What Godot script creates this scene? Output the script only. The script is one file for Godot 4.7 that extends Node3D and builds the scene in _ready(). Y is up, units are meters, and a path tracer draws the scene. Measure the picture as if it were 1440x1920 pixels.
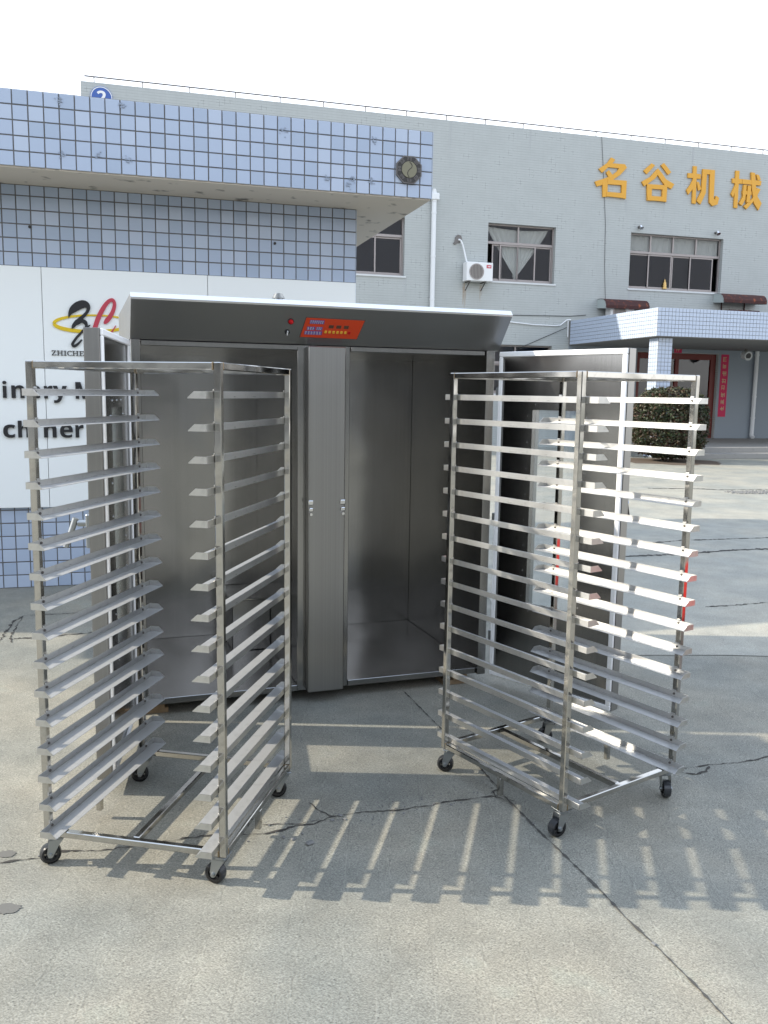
extends Node3D
# A double-door stainless steel proofing cabinet and two wheeled tray racks on a concrete yard,
# a tiled gatehouse behind on one side and a two-storey tiled factory further back. Units are metres.

const YB := 0.282743          # yaw shared by the gatehouse and the factory (16.2 degrees)
const B0 := Vector3(-3.286, 0.0, -7.299)   # foot of the gatehouse front wall
const CAB := Vector3(-1.2237, 0.0, -4.3916)
const CAB_YAW := 0.3359
const FN := -18.4             # the factory's front wall lies this far behind the gatehouse front
var mat := {}
var shared := {}
var used := {}
var rng := RandomNumberGenerator.new()
var brushed := false           # give the next triangles texture coordinates laid across the brushing of the sheet

func _ready() -> void:
	rng.seed = 20240611
	# ---- camera
	var cam := Camera3D.new()
	cam.name = "camera"
	cam.position = Vector3(0, 1.709, 0)
	cam.rotation = Vector3(-0.1358, 0, 0.0147)
	cam.fov = 61.0
	cam.near = 0.05
	cam.far = 900.0
	add_child(cam)
	cam.current = true
	# ---- sky and exposure
	var env := Environment.new()
	env.background_mode = Environment.BG_SKY
	var sky := Sky.new()
	var sm := ProceduralSkyMaterial.new()
	sm.sky_top_color = Color(0.79, 0.86, 0.965)
	sm.sky_horizon_color = Color(1.0, 1.0, 1.0)
	sm.sky_curve = 0.35
	sm.sky_energy_multiplier = 1.15
	sm.ground_bottom_color = Color(0.45, 0.44, 0.42)
	sm.ground_horizon_color = Color(0.8, 0.8, 0.8)
	sm.sun_angle_max = 40.0
	sm.sun_curve = 0.12
	sky.sky_material = sm
	env.sky = sky
	env.background_energy_multiplier = 1.0
	env.tonemap_mode = Environment.TONE_MAPPER_LINEAR
	env.tonemap_exposure = 1.5
	env.sdfgi_enabled = true
	env.ssao_enabled = true
	env.ssil_enabled = true
	var we := WorldEnvironment.new()
	we.name = "world_environment"
	we.environment = env
	add_child(we)
	# ---- sun: from the left and a touch behind the cabinet, 31 degrees high
	var sun := DirectionalLight3D.new()
	sun.name = "sun"
	var el := deg_to_rad(31.4)
	sun.look_at_from_position(Vector3.ZERO, Vector3(cos(el), -sin(el), 0.016), Vector3.UP)
	sun.light_color = Color(1.0, 0.96, 0.89)
	sun.light_energy = 1.5
	sun.light_angular_distance = 0.53
	sun.shadow_enabled = true
	add_child(sun)

	make_materials()
	build_ground()
	build_gatehouse()
	build_sign_board()
	build_factory()
	build_porch()
	build_workshop()
	build_cabinet()
	build_blocks()
	build_rack("tray_rack", Vector3(-0.7937, 0, -3.2413), -0.198, "empty steel tray rack facing the viewer, the nearer one, its slats casting the striped shadow", [-1.0, -1.7, -1.0, -1.1])
	build_rack("tray_rack", Vector3(0.7759, 0, -3.6797), 0.611, "empty steel tray rack turned sideways before the cabinet door with the window", [-1.66, -0.61, -2.0, -2.4])
	build_wall_fittings()
	build_shrub()
	build_red_cart()
	build_chips()

# ------------------------------------------------------------------ mesh helpers
func mb() -> SurfaceTool:
	var s := SurfaceTool.new()
	s.begin(Mesh.PRIMITIVE_TRIANGLES)
	return s

func tri(s: SurfaceTool, a: Vector3, b: Vector3, c: Vector3, n: Vector3) -> void:
	if (c - a).cross(b - a).dot(n) < 0.0:
		var t := b
		b = c
		c = t
	for q in [a, b, c]:
		s.set_normal(n)
		if brushed:
			s.set_uv(Vector2(q.x + q.y, q.z))
		s.add_vertex(q)

func quad(s: SurfaceTool, a: Vector3, b: Vector3, c: Vector3, d: Vector3, out: Vector3) -> void:
	var n := (c - a).cross(d - b)
	if n.length() < 1e-12:
		return
	n = n.normalized()
	if n.dot(out) < 0.0:
		n = -n
	tri(s, a, b, c, n)
	tri(s, a, c, d, n)

# a box with chamfered edges
func cbox(s: SurfaceTool, c: Vector3, size: Vector3, ch := 0.0, xf := Transform3D.IDENTITY) -> void:
	var h := size * 0.5
	ch = minf(ch, minf(h.x, minf(h.y, h.z)) * 0.8)
	var p := {}
	for i in 8:
		var sg := Vector3(1 if i & 1 else -1, 1 if i & 2 else -1, 1 if i & 4 else -1)
		for ax in 3:
			var q := h - Vector3(ch, ch, ch)
			q[ax] = h[ax]
			p[i * 3 + ax] = xf * (c + q * sg)
	var o := xf * c
	for ax in 3:
		var b1 := 1 << ((ax + 1) % 3)
		var b2 := 1 << ((ax + 2) % 3)
		for side in 2:
			var b0 := (1 << ax) * side
			var dir := Vector3.ZERO
			dir[ax] = 1.0 if side == 1 else -1.0
			quad(s, p[b0 * 3 + ax], p[(b0 | b1) * 3 + ax], p[(b0 | b1 | b2) * 3 + ax], p[(b0 | b2) * 3 + ax], xf.basis * dir)
	if ch <= 0.0:
		return
	for ax in 3:
		var a1 := (ax + 1) % 3
		var a2 := (ax + 2) % 3
		for k in 4:
			var i0 := (1 << a1) * (k & 1) + (1 << a2) * (k >> 1)
			var i1 := i0 | (1 << ax)
			var mid: Vector3 = (p[i0 * 3 + a1] + p[i1 * 3 + a2]) * 0.5
			quad(s, p[i0 * 3 + a1], p[i1 * 3 + a1], p[i1 * 3 + a2], p[i0 * 3 + a2], mid - o)
	for i in 8:
		var a: Vector3 = p[i * 3]
		var b: Vector3 = p[i * 3 + 1]
		var d: Vector3 = p[i * 3 + 2]
		var n := (b - a).cross(d - a).normalized()
		if n.dot(a - o) < 0.0:
			n = -n
		tri(s, a, b, d, n)

# box from min corner to max corner
func bx(s: SurfaceTool, a: Vector3, b: Vector3, ch := 0.0, xf := Transform3D.IDENTITY) -> void:
	cbox(s, (a + b) * 0.5, (b - a).abs(), ch, xf)

# polygon in the xy plane, extruded from z0 to z1
func prism(s: SurfaceTool, pts: PackedVector2Array, z0: float, z1: float, xf := Transform3D.IDENTITY) -> void:
	var idx := Geometry2D.triangulate_polygon(pts)
	if idx.is_empty():
		var rev := PackedVector2Array(pts)
		rev.reverse()
		pts = rev
		idx = Geometry2D.triangulate_polygon(pts)
	for k in range(0, idx.size(), 3):
		var a := pts[idx[k]]
		var b := pts[idx[k + 1]]
		var c := pts[idx[k + 2]]
		tri(s, xf * Vector3(a.x, a.y, z1), xf * Vector3(b.x, b.y, z1), xf * Vector3(c.x, c.y, z1), xf.basis * Vector3(0, 0, signf(z1 - z0)))
		tri(s, xf * Vector3(a.x, a.y, z0), xf * Vector3(b.x, b.y, z0), xf * Vector3(c.x, c.y, z0), xf.basis * Vector3(0, 0, signf(z0 - z1)))
	var cw := Geometry2D.is_polygon_clockwise(pts)
	for k in pts.size():
		var a := pts[k]
		var b := pts[(k + 1) % pts.size()]
		var e := b - a
		var n := Vector3(e.y, -e.x, 0)
		if cw:
			n = -n
		quad(s, xf * Vector3(a.x, a.y, z0), xf * Vector3(b.x, b.y, z0), xf * Vector3(b.x, b.y, z1), xf * Vector3(a.x, a.y, z1), xf.basis * n)

func frame_of(dir: Vector3) -> Basis:
	var z := dir.normalized()
	var x := (Vector3.UP if absf(z.y) < 0.9 else Vector3.RIGHT).cross(z).normalized()
	return Basis(x, z.cross(x), z)

func cyl(s: SurfaceTool, a: Vector3, b: Vector3, r0: float, r1: float, sides := 14, caps := true) -> void:
	var f := frame_of(b - a)
	for i in sides:
		var t0 := TAU * i / sides
		var t1 := TAU * (i + 1) / sides
		var d0 := f.x * cos(t0) + f.y * sin(t0)
		var d1 := f.x * cos(t1) + f.y * sin(t1)
		var q := [a + d0 * r0, b + d0 * r1, b + d1 * r1, a + d1 * r0]
		var nn := [d0, d0, d1, d1]
		for k in [0, 1, 2, 0, 2, 3]:
			s.set_normal(nn[k])
			s.add_vertex(q[k])
		if caps:
			tri(s, a, a + d0 * r0, a + d1 * r0, -f.z)
			tri(s, b, b + d0 * r1, b + d1 * r1, f.z)

func tube(s: SurfaceTool, pts: Array, r: float, sides := 8) -> void:
	for k in pts.size() - 1:
		cyl(s, pts[k], pts[k + 1], r, r, sides, true)

# a ring of rectangular section round the z axis through c, with axis ax
func ring(s: SurfaceTool, c: Vector3, ax: Vector3, r0: float, r1: float, half: float, sides := 24) -> void:
	var f := frame_of(ax)
	for i in sides:
		var t0 := TAU * i / sides
		var t1 := TAU * (i + 1) / sides
		var d0 := f.x * cos(t0) + f.y * sin(t0)
		var d1 := f.x * cos(t1) + f.y * sin(t1)
		var m := d0 + d1
		quad(s, c + d0 * r1 - f.z * half, c + d1 * r1 - f.z * half, c + d1 * r1 + f.z * half, c + d0 * r1 + f.z * half, m)
		quad(s, c + d0 * r0 - f.z * half, c + d1 * r0 - f.z * half, c + d1 * r0 + f.z * half, c + d0 * r0 + f.z * half, -m)
		quad(s, c + d0 * r0 + f.z * half, c + d1 * r0 + f.z * half, c + d1 * r1 + f.z * half, c + d0 * r1 + f.z * half, f.z)
		quad(s, c + d0 * r0 - f.z * half, c + d1 * r0 - f.z * half, c + d1 * r1 - f.z * half, c + d0 * r1 - f.z * half, -f.z)

func numbered(nm: String) -> String:
	if not used.has(nm):
		used[nm] = 0
		return nm
	used[nm] += 1
	return "%s_%03d" % [nm, used[nm]]

func tag(o: Node, label: String, category: String, group := "") -> void:
	o.set_meta("label", label)
	o.set_meta("category", category)
	if group != "":
		o.set_meta("group", group)

func put(nm: String, mesh: Mesh, m: Material, parent: Node, xf := Transform3D.IDENTITY) -> MeshInstance3D:
	var o := MeshInstance3D.new()
	o.mesh = mesh
	o.material_override = m
	o.transform = xf
	o.name = numbered(nm) if parent == self else nm
	parent.add_child(o, true)
	return o

func obj(nm: String, s: SurfaceTool, m: Material, parent: Node = self) -> MeshInstance3D:
	return put(nm, s.commit(), m, parent)

func thing(nm: String, label: String, category: String, at: Vector3, yaw := 0.0, group := "") -> Node3D:
	var o := Node3D.new()
	o.name = numbered(nm)
	o.position = at
	o.rotation.y = yaw
	tag(o, label, category, group)
	add_child(o)
	return o

func structure(nm: String, s: SurfaceTool, m: Material) -> MeshInstance3D:
	var o := obj(nm, s, m, self)
	o.set_meta("kind", "structure")
	return o

# point of the buildings' frame: u along the fronts, y up, n out of the fronts
func bp(u: float, y: float, n: float) -> Vector3:
	return B0 + Vector3(cos(YB), 0, -sin(YB)) * u + Vector3(sin(YB), 0, cos(YB)) * n + Vector3(0, y, 0)

func v2(a: Array) -> PackedVector2Array:
	var r := PackedVector2Array()
	for i in range(0, a.size(), 2):
		r.append(Vector2(a[i], a[i + 1]))
	return r

# ------------------------------------------------------------------ textures and materials
func noise_img(size: int, freq: float, oct: int, sd: int, type := FastNoiseLite.TYPE_SIMPLEX_SMOOTH) -> PackedByteArray:
	var f := FastNoiseLite.new()
	f.noise_type = type
	f.seed = sd
	f.frequency = freq
	f.fractal_octaves = oct
	f.fractal_type = FastNoiseLite.FRACTAL_FBM if oct > 1 else FastNoiseLite.FRACTAL_NONE
	var im := f.get_seamless_image(size, size, false, false, 0.12, true)
	im.convert(Image.FORMAT_L8)
	return im.get_data()

func tex_l(size: int, d: PackedByteArray) -> ImageTexture:
	return ImageTexture.create_from_image(Image.create_from_data(size, size, false, Image.FORMAT_L8, d))

func tex_rgb(size: int, d: PackedByteArray) -> ImageTexture:
	return ImageTexture.create_from_image(Image.create_from_data(size, size, false, Image.FORMAT_RGB8, d))

func normal_tex(size: int, d: PackedByteArray, k: float) -> ImageTexture:
	var im := Image.create_from_data(size, size, false, Image.FORMAT_L8, d)
	im.convert(Image.FORMAT_RGBA8)
	im.bump_map_to_normal_map(k)
	return ImageTexture.create_from_image(im)

func lin(r: float, g: float, b: float) -> Color:
	return Color(r, g, b).linear_to_srgb()

func flat(nm: String, c: Color, rough := 0.6, metal := 0.0) -> StandardMaterial3D:
	var m := StandardMaterial3D.new()
	m.resource_name = nm
	m.albedo_color = c
	m.roughness = rough
	m.metallic = metal
	mat[nm] = m
	return m

func triplanar(m: StandardMaterial3D, per_metre: float) -> void:
	m.uv1_triplanar = true
	m.uv1_triplanar_sharpness = 8.0
	m.uv1_scale = Vector3.ONE * per_metre

func make_materials() -> void:
	# brushed streaks (upright) with soft smudges
	var n := 512
	var smudge := noise_img(n, 0.008, 2, 5)
	var streak := PackedByteArray()
	streak.resize(n * n)
	var cols := PackedFloat32Array()
	cols.resize(n)
	for x in n:
		cols[x] = rng.randf()
	for y in n:
		for x in n:
			var i := y * n + x
			var c := cols[x] * 0.5 + cols[(x + 1) % n] * 0.5
			streak[i] = int(clampf(206.0 + 16.0 * c + (smudge[i] - 128) * 0.13, 0, 255))
	var streak_t := tex_l(n, streak)
	var side := PackedByteArray()
	side.resize(n * n)
	for y in n:
		for x in n:
			side[y * n + x] = streak[x * n + y]
	var side_t := tex_l(n, side)
	var tint := PackedByteArray()
	tint.resize(n * n)
	for i in n * n:
		tint[i] = int(clampf(240.0 + (cols[i % n] - 0.5) * 7.0 + (cols[(i + 1) % n] - 0.5) * 7.0, 0, 255))
	var tint_t := tex_l(n, tint)
	# slow dents of thin sheet, as a float normal map
	var wi := Image.create_empty(256, 256, false, Image.FORMAT_RGBF)
	var wf := FastNoiseLite.new()
	wf.noise_type = FastNoiseLite.TYPE_SIMPLEX_SMOOTH
	wf.fractal_type = FastNoiseLite.FRACTAL_NONE
	wf.frequency = 1.0
	for y in 256:
		for x in 256:
			var a := x * TAU / 256.0
			var b := y * TAU / 256.0
			var p := Vector3(cos(a) * 0.55 + 9.0, sin(a) * 0.55 + 0.4 * cos(b), 0.55 * sin(b) + 0.3 * cos(b))
			var q := Vector2(wf.get_noise_3dv(p), wf.get_noise_3dv(p * 1.3 + Vector3(17, 5, 3))) * 0.12
			wi.set_pixel(x, y, Color(0.5 + q.x, 0.5 + q.y, 1.0))
	var wave_t := ImageTexture.create_from_image(wi)
	var grime := noise_img(n, 0.02, 5, 33)
	var grime_b := PackedByteArray()
	grime_b.resize(n * n)
	for i in n * n:
		grime_b[i] = int(clampf(246.0 - maxf(0.0, grime[i] - 150) * 0.22 + (rng.randf() - 0.5) * 5.0, 0, 255))
	var grime_t := tex_l(n, grime_b)

	# cabinet sheet: brushed upright, faintly wavy
	var m := flat("cabinet_steel", lin(0.36, 0.355, 0.345), 0.22, 1.0)
	m.roughness_texture = streak_t
	m.albedo_texture = tint_t
	m.normal_enabled = true
	m.normal_texture = wave_t
	m.normal_scale = 0.05
	triplanar(m, 0.9)
	m = flat("interior_steel", lin(0.36, 0.355, 0.345), 0.19, 1.0)
	m.roughness_texture = streak_t
	m.albedo_texture = tint_t
	m.normal_enabled = true
	m.normal_texture = wave_t
	m.normal_scale = 0.07
	triplanar(m, 0.9)
	m = flat("post_steel", lin(0.40, 0.395, 0.385), 0.30, 1.0)
	m.albedo_texture = tint_t
	triplanar(m, 0.8)
	m = flat("hood_steel", lin(0.36, 0.355, 0.345), 0.40, 1.0)
	m.roughness_texture = side_t
	m.normal_enabled = true
	m.normal_texture = wave_t
	m.normal_scale = 0.05
	triplanar(m, 0.8)
	m = flat("tube_steel", lin(0.56, 0.545, 0.51), 0.13, 1.0)
	m.roughness_texture = streak_t
	m.albedo_texture = grime_t
	m.normal_enabled = true
	m.normal_texture = wave_t
	m.normal_scale = 0.12
	triplanar(m, 2.2)
	m = flat("slat_steel", lin(0.70, 0.70, 0.69), 0.35, 1.0)
	m.anisotropy_enabled = true
	m.anisotropy = 0.75
	m.roughness_texture = side_t
	m.albedo_texture = grime_t
	triplanar(m, 1.7)
	m = flat("ledge_film", lin(0.44, 0.445, 0.44), 0.42, 0.35)
	m.albedo_texture = grime_t
	triplanar(m, 1.3)
	flat("weld_tint", lin(0.30, 0.23, 0.15), 0.35, 1.0)
	flat("lip_steel", lin(0.75, 0.75, 0.75), 0.4, 1.0)
	flat("zinc", lin(0.36, 0.38, 0.39), 0.38, 1.0)
	flat("bolt_steel", lin(0.16, 0.15, 0.14), 0.5, 0.8)
	flat("chrome", lin(0.7, 0.7, 0.7), 0.12, 1.0)
	flat("gasket", lin(0.86, 0.865, 0.86), 0.55)
	flat("wheel_black", lin(0.012, 0.012, 0.013), 0.35)
	flat("tyre_grey", lin(0.03, 0.032, 0.035), 0.25)
	flat("black_plastic", lin(0.02, 0.02, 0.022), 0.4)
	flat("blue_plastic", lin(0.10, 0.25, 0.55), 0.4)
	flat("panel_red", lin(0.62, 0.055, 0.012), 0.4)
	flat("panel_blue", lin(0.10, 0.07, 0.30), 0.5)
	flat("panel_yellow", lin(0.75, 0.42, 0.04), 0.5)
	flat("panel_display", lin(0.10, 0.05, 0.03), 0.3)
	flat("panel_white", lin(0.55, 0.5, 0.55), 0.5)
	flat("lamp_red", lin(0.5, 0.008, 0.012), 0.15)
	var gl := flat("door_glass", Color(0.75, 0.82, 0.83, 0.12), 0.03)
	gl.transparency = BaseMaterial3D.TRANSPARENCY_ALPHA
	gl = flat("window_glass", Color(0.03, 0.07, 0.15, 0.22), 0.03)  # blue tint stands in for the darker blue sky mirrored in the panes
	gl.metallic_specular = 0.3
	gl.transparency = BaseMaterial3D.TRANSPARENCY_ALPHA
	m = flat("timber", lin(0.30, 0.21, 0.12), 0.8)
	m.albedo_texture = side_t
	triplanar(m, 3.0)
	# glazed tiles, three tones from the same kiln
	flat("tile_a", lin(0.40, 0.475, 0.60), 0.22)
	flat("tile_b", lin(0.44, 0.51, 0.625), 0.2)
	flat("tile_c", lin(0.365, 0.44, 0.56), 0.26)
	m = flat("grout", lin(0.19, 0.185, 0.18), 0.95)
	m.albedo_texture = grime_t
	triplanar(m, 0.7)
	var soot := PackedByteArray()
	soot.resize(n * n * 3)
	var sn := noise_img(n, 0.018, 5, 71)
	for i in n * n:
		var v := 238.0 - maxf(0.0, sn[i] - 190) * 2.0
		soot[i * 3] = int(clampf(v, 0, 255))
		soot[i * 3 + 1] = int(clampf(v * 0.97, 0, 255))
		soot[i * 3 + 2] = int(clampf(v * 0.92, 0, 255))
	m = flat("soffit", lin(0.74, 0.72, 0.69), 0.9)
	m.albedo_texture = tex_rgb(n, soot)
	triplanar(m, 0.35)
	m = flat("board_white", lin(0.86, 0.89, 0.88), 0.32)
	flat("letter_black", lin(0.010, 0.010, 0.012), 0.55)
	flat("logo_red", lin(0.50, 0.045, 0.075), 0.4)
	flat("logo_yellow", lin(0.72, 0.50, 0.01), 0.4)
	flat("bronze_dark", lin(0.045, 0.042, 0.04), 0.5, 0.3)
	flat("bronze_light", lin(0.20, 0.19, 0.13), 0.4, 0.4)
	flat("bronze_grey", lin(0.15, 0.14, 0.135), 0.5, 0.2)
	flat("sign_gold", lin(0.66, 0.33, 0.025), 0.45)
	flat("sign_blue", lin(0.035, 0.10, 0.36), 0.4)
	flat("white_paint", lin(0.75, 0.76, 0.76), 0.5)
	flat("pvc_white", lin(0.72, 0.74, 0.75), 0.4)
	flat("frame_alu", lin(0.32, 0.29, 0.28), 0.45, 0.4)
	flat("sill_white", lin(0.60, 0.62, 0.62), 0.7)
	m = flat("curtain", lin(0.75, 0.78, 0.73), 0.9)
	m.backlight_enabled = true
	m.backlight = Color(0.25, 0.25, 0.22)
	flat("gold_paint", lin(0.62, 0.42, 0.16), 0.3, 0.5)
	flat("red_paint", lin(0.15, 0.018, 0.012), 0.5)
	flat("porch_grey", lin(0.25, 0.29, 0.33), 0.6)
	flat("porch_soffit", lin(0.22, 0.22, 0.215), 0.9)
	gl = flat("entrance_glass", Color(0.05, 0.055, 0.065, 0.45), 0.05)
	gl.transparency = BaseMaterial3D.TRANSPARENCY_ALPHA
	flat("red_paper", lin(0.55, 0.02, 0.09), 0.7)
	flat("paper_gold", lin(0.52, 0.36, 0.22), 0.7)
	flat("cable_black", lin(0.03, 0.03, 0.03), 0.7)
	var rust := PackedByteArray()
	rust.resize(n * n * 3)
	var rn := noise_img(n, 0.02, 5, 91)
	for i in n * n:
		var t := pow(clampf((rn[i] - 110) / 110.0, 0, 1), 1.8)
		rust[i * 3] = int(lerpf(62, 140, t * t))
		rust[i * 3 + 1] = int(lerpf(30, 72, t * t))
		rust[i * 3 + 2] = int(lerpf(28, 40, t * t))
	m = flat("rusty_sheet", Color(1, 1, 1), 0.75)
	m.albedo_texture = tex_rgb(n, rust)
	triplanar(m, 0.5)
	flat("room_paint", lin(0.46, 0.47, 0.47), 0.9)
	flat("drip_brown", lin(0.36, 0.31, 0.25), 0.9)
	flat("drip_grey", lin(0.40, 0.42, 0.42), 0.9)
	flat("awning_end", lin(0.38, 0.43, 0.42), 0.8)
	var leaf := flat("leaf", Color(1, 1, 1), 0.55)
	leaf.vertex_color_use_as_albedo = true
	leaf.backlight_enabled = true
	leaf.backlight = Color(0.1, 0.1, 0.06)
	flat("smudge", lin(0.33, 0.38, 0.46), 0.8)
	flat("bark", lin(0.10, 0.07, 0.05), 0.9)
	flat("cart_red", lin(0.48, 0.03, 0.025), 0.3)
	flat("rubber", lin(0.02, 0.02, 0.02), 0.8)
	flat("workshop_wall", lin(0.34, 0.35, 0.35), 0.8)
	flat("soil", lin(0.09, 0.065, 0.045), 1.0)
	# factory wall: small glazed tiles too far off to tell apart
	var wn := 1024
	var wd := PackedByteArray()
	wd.resize(wn * wn * 3)
	var patch := noise_img(wn, 0.006, 4, 43)
	var patch2 := noise_img(wn, 0.02, 3, 44)
	var rows := PackedFloat32Array()
	rows.resize(64)
	for i in 64:
		rows[i] = rng.randf()
	for y in wn:
		for x in wn:
			var i := y * wn + x
			var v := 226.0 + (patch[i] - 128) * 0.035 + (patch2[i] - 128) * 0.03
			var row := y / 16
			var off := 0
			if y % 16 < 2:
				v -= 17.0 + 30.0 * rows[row] * clampf((patch2[i] - 110) / 60.0, 0, 1)
			elif (x + off) % 32 < 2:
				v -= 5.0
			if patch[i] > 178 and (y % 16 < 2 or x % 32 < 2):
				v -= 45.0 * clampf((patch2[i] - 100) / 50.0, 0, 1)
			wd[i * 3] = int(clampf(v * 0.985, 0, 255))
			wd[i * 3 + 1] = int(clampf(v, 0, 255))
			wd[i * 3 + 2] = int(clampf(v * 0.995, 0, 255))
	m = flat("factory_tile", lin(0.54, 0.555, 0.55), 0.45)
	m.albedo_texture = tex_rgb(wn, wd)
	triplanar(m, 0.21)
	# concrete
	var gn := 2048
	var fine := noise_img(gn, 0.22, 2, 3)
	var midn := noise_img(gn, 0.03, 4, 4)
	var big := noise_img(gn, 0.004, 4, 6)
	var cel := noise_img(gn, 0.15, 1, 8, FastNoiseLite.TYPE_CELLULAR)
	var gd := PackedByteArray()
	gd.resize(gn * gn * 3)
	var hd := PackedByteArray()
	hd.resize(gn * gn)
	for i in gn * gn:
		var grain := (fine[i] - 128) * 0.22 + (randi_fast() - 128) * 0.28
		var v := 204.0 + grain + (midn[i] - 128) * 0.07 + (big[i] - 128) * 0.05
		var hh := 128.0 + grain * 1.2
		if cel[i] < 52 and midn[i] > 140:
			var k := (52 - cel[i]) * 1.1
			v -= k
			hh -= k
		gd[i * 3] = int(clampf(v, 0, 255))
		gd[i * 3 + 1] = int(clampf(v * 0.995, 0, 255))
		gd[i * 3 + 2] = int(clampf(v * 0.955, 0, 255))
		hd[i] = int(clampf(hh, 0, 255))
	m = flat("concrete", lin(0.415, 0.41, 0.378), 0.8)
	m.albedo_texture = tex_rgb(gn, gd)
	m.normal_enabled = true
	m.normal_texture = normal_tex(gn, hd, 3.0)
	m.normal_scale = 0.4
	m.detail_enabled = true
	m.detail_blend_mode = BaseMaterial3D.BLEND_MODE_MUL
	m.detail_uv_layer = BaseMaterial3D.DETAIL_UV_2
	var ln := 1024
	var la := noise_img(ln, 0.008, 5, 51)
	var lb := noise_img(ln, 0.035, 4, 52)
	var ld := PackedByteArray()
	ld.resize(ln * ln * 3)
	for i in ln * ln:
		var v := 240.0 + (la[i] - 128) * 0.13 + (lb[i] - 128) * 0.11
		var t := clampf((la[i] - 128) * 0.0002, -0.02, 0.02)
		ld[i * 3] = int(clampf(v * (1.0 + t), 0, 255))
		ld[i * 3 + 1] = int(clampf(v, 0, 255))
		ld[i * 3 + 2] = int(clampf(v * (1.0 - t), 0, 255))
	m.detail_albedo = tex_rgb(ln, ld)
	# lighter, smoother concrete for the far yard sheet
	var sl: StandardMaterial3D = m.duplicate()
	sl.resource_name = "slab_concrete"
	sl.albedo_color = lin(0.55, 0.54, 0.495)
	sl.roughness = 0.55
	sl.normal_scale = 0.15
	mat["slab_concrete"] = sl
	m = flat("step_concrete", lin(0.30, 0.29, 0.27), 0.9)
	m.albedo_texture = grime_t
	triplanar(m, 0.4)
	m = flat("crack_dirt", lin(0.045, 0.042, 0.038), 1.0)
	m = flat("old_tar", lin(0.06, 0.058, 0.052), 0.9)
	flat("stain", lin(0.125, 0.122, 0.11), 0.8)
	flat("stone", lin(0.17, 0.17, 0.165), 0.9)

var _r := 12345
func randi_fast() -> int:
	_r = (_r * 1103515245 + 12345) & 0x7fffffff
	return (_r >> 12) & 255

# ------------------------------------------------------------------ the yard
func ribbon(nm: String, pts: Array, width: float, jit: float, m: Material, parent: Node, y := 0.003) -> void:
	var p: Array[Vector2] = []
	for k in pts.size() - 1:
		var a := Vector2(pts[k][0], pts[k][1])
		var b := Vector2(pts[k + 1][0], pts[k + 1][1])
		var steps := maxi(1, int(a.distance_to(b) / 0.018))
		for q in steps:
			p.append(a.lerp(b, float(q) / steps) + Vector2(rng.randf_range(-jit, jit), rng.randf_range(-jit, jit)))
	p.append(Vector2(pts[-1][0], pts[-1][1]))
	var s := mb()
	var lw := 0.0
	var prev_l := Vector3.ZERO
	var prev_r := Vector3.ZERO
	for k in p.size():
		var d := (p[mini(k + 1, p.size() - 1)] - p[maxi(k - 1, 0)]).normalized()
		lw = lerpf(lw, width * (0.15 + 2.6 * pow(rng.randf(), 2.2)), 0.75)
		var nrm := Vector2(-d.y, d.x) * lw * 0.5
		var l := Vector3(p[k].x + nrm.x, y, p[k].y + nrm.y)
		var r := Vector3(p[k].x - nrm.x, y, p[k].y - nrm.y)
		if k > 0:
			quad(s, prev_l, prev_r, r, l, Vector3.UP)
		prev_l = l
		prev_r = r
	var o := obj(nm, s, m, parent)
	o.set_meta("kind", "structure")

func blot(cx: float, cz: float, rx: float, rz: float, y: float) -> SurfaceTool:
	var s := mb()
	var ring_pts: Array[Vector3] = []
	for k in 28:
		var a := TAU * k / 28
		var j := rng.randf_range(0.82, 1.15)
		ring_pts.append(Vector3(cx + cos(a) * rx * j, y, cz + sin(a) * rz * j))
	for k in 28:
		tri(s, Vector3(cx, y, cz), ring_pts[k], ring_pts[(k + 1) % 28], Vector3.UP)
	return s

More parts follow.
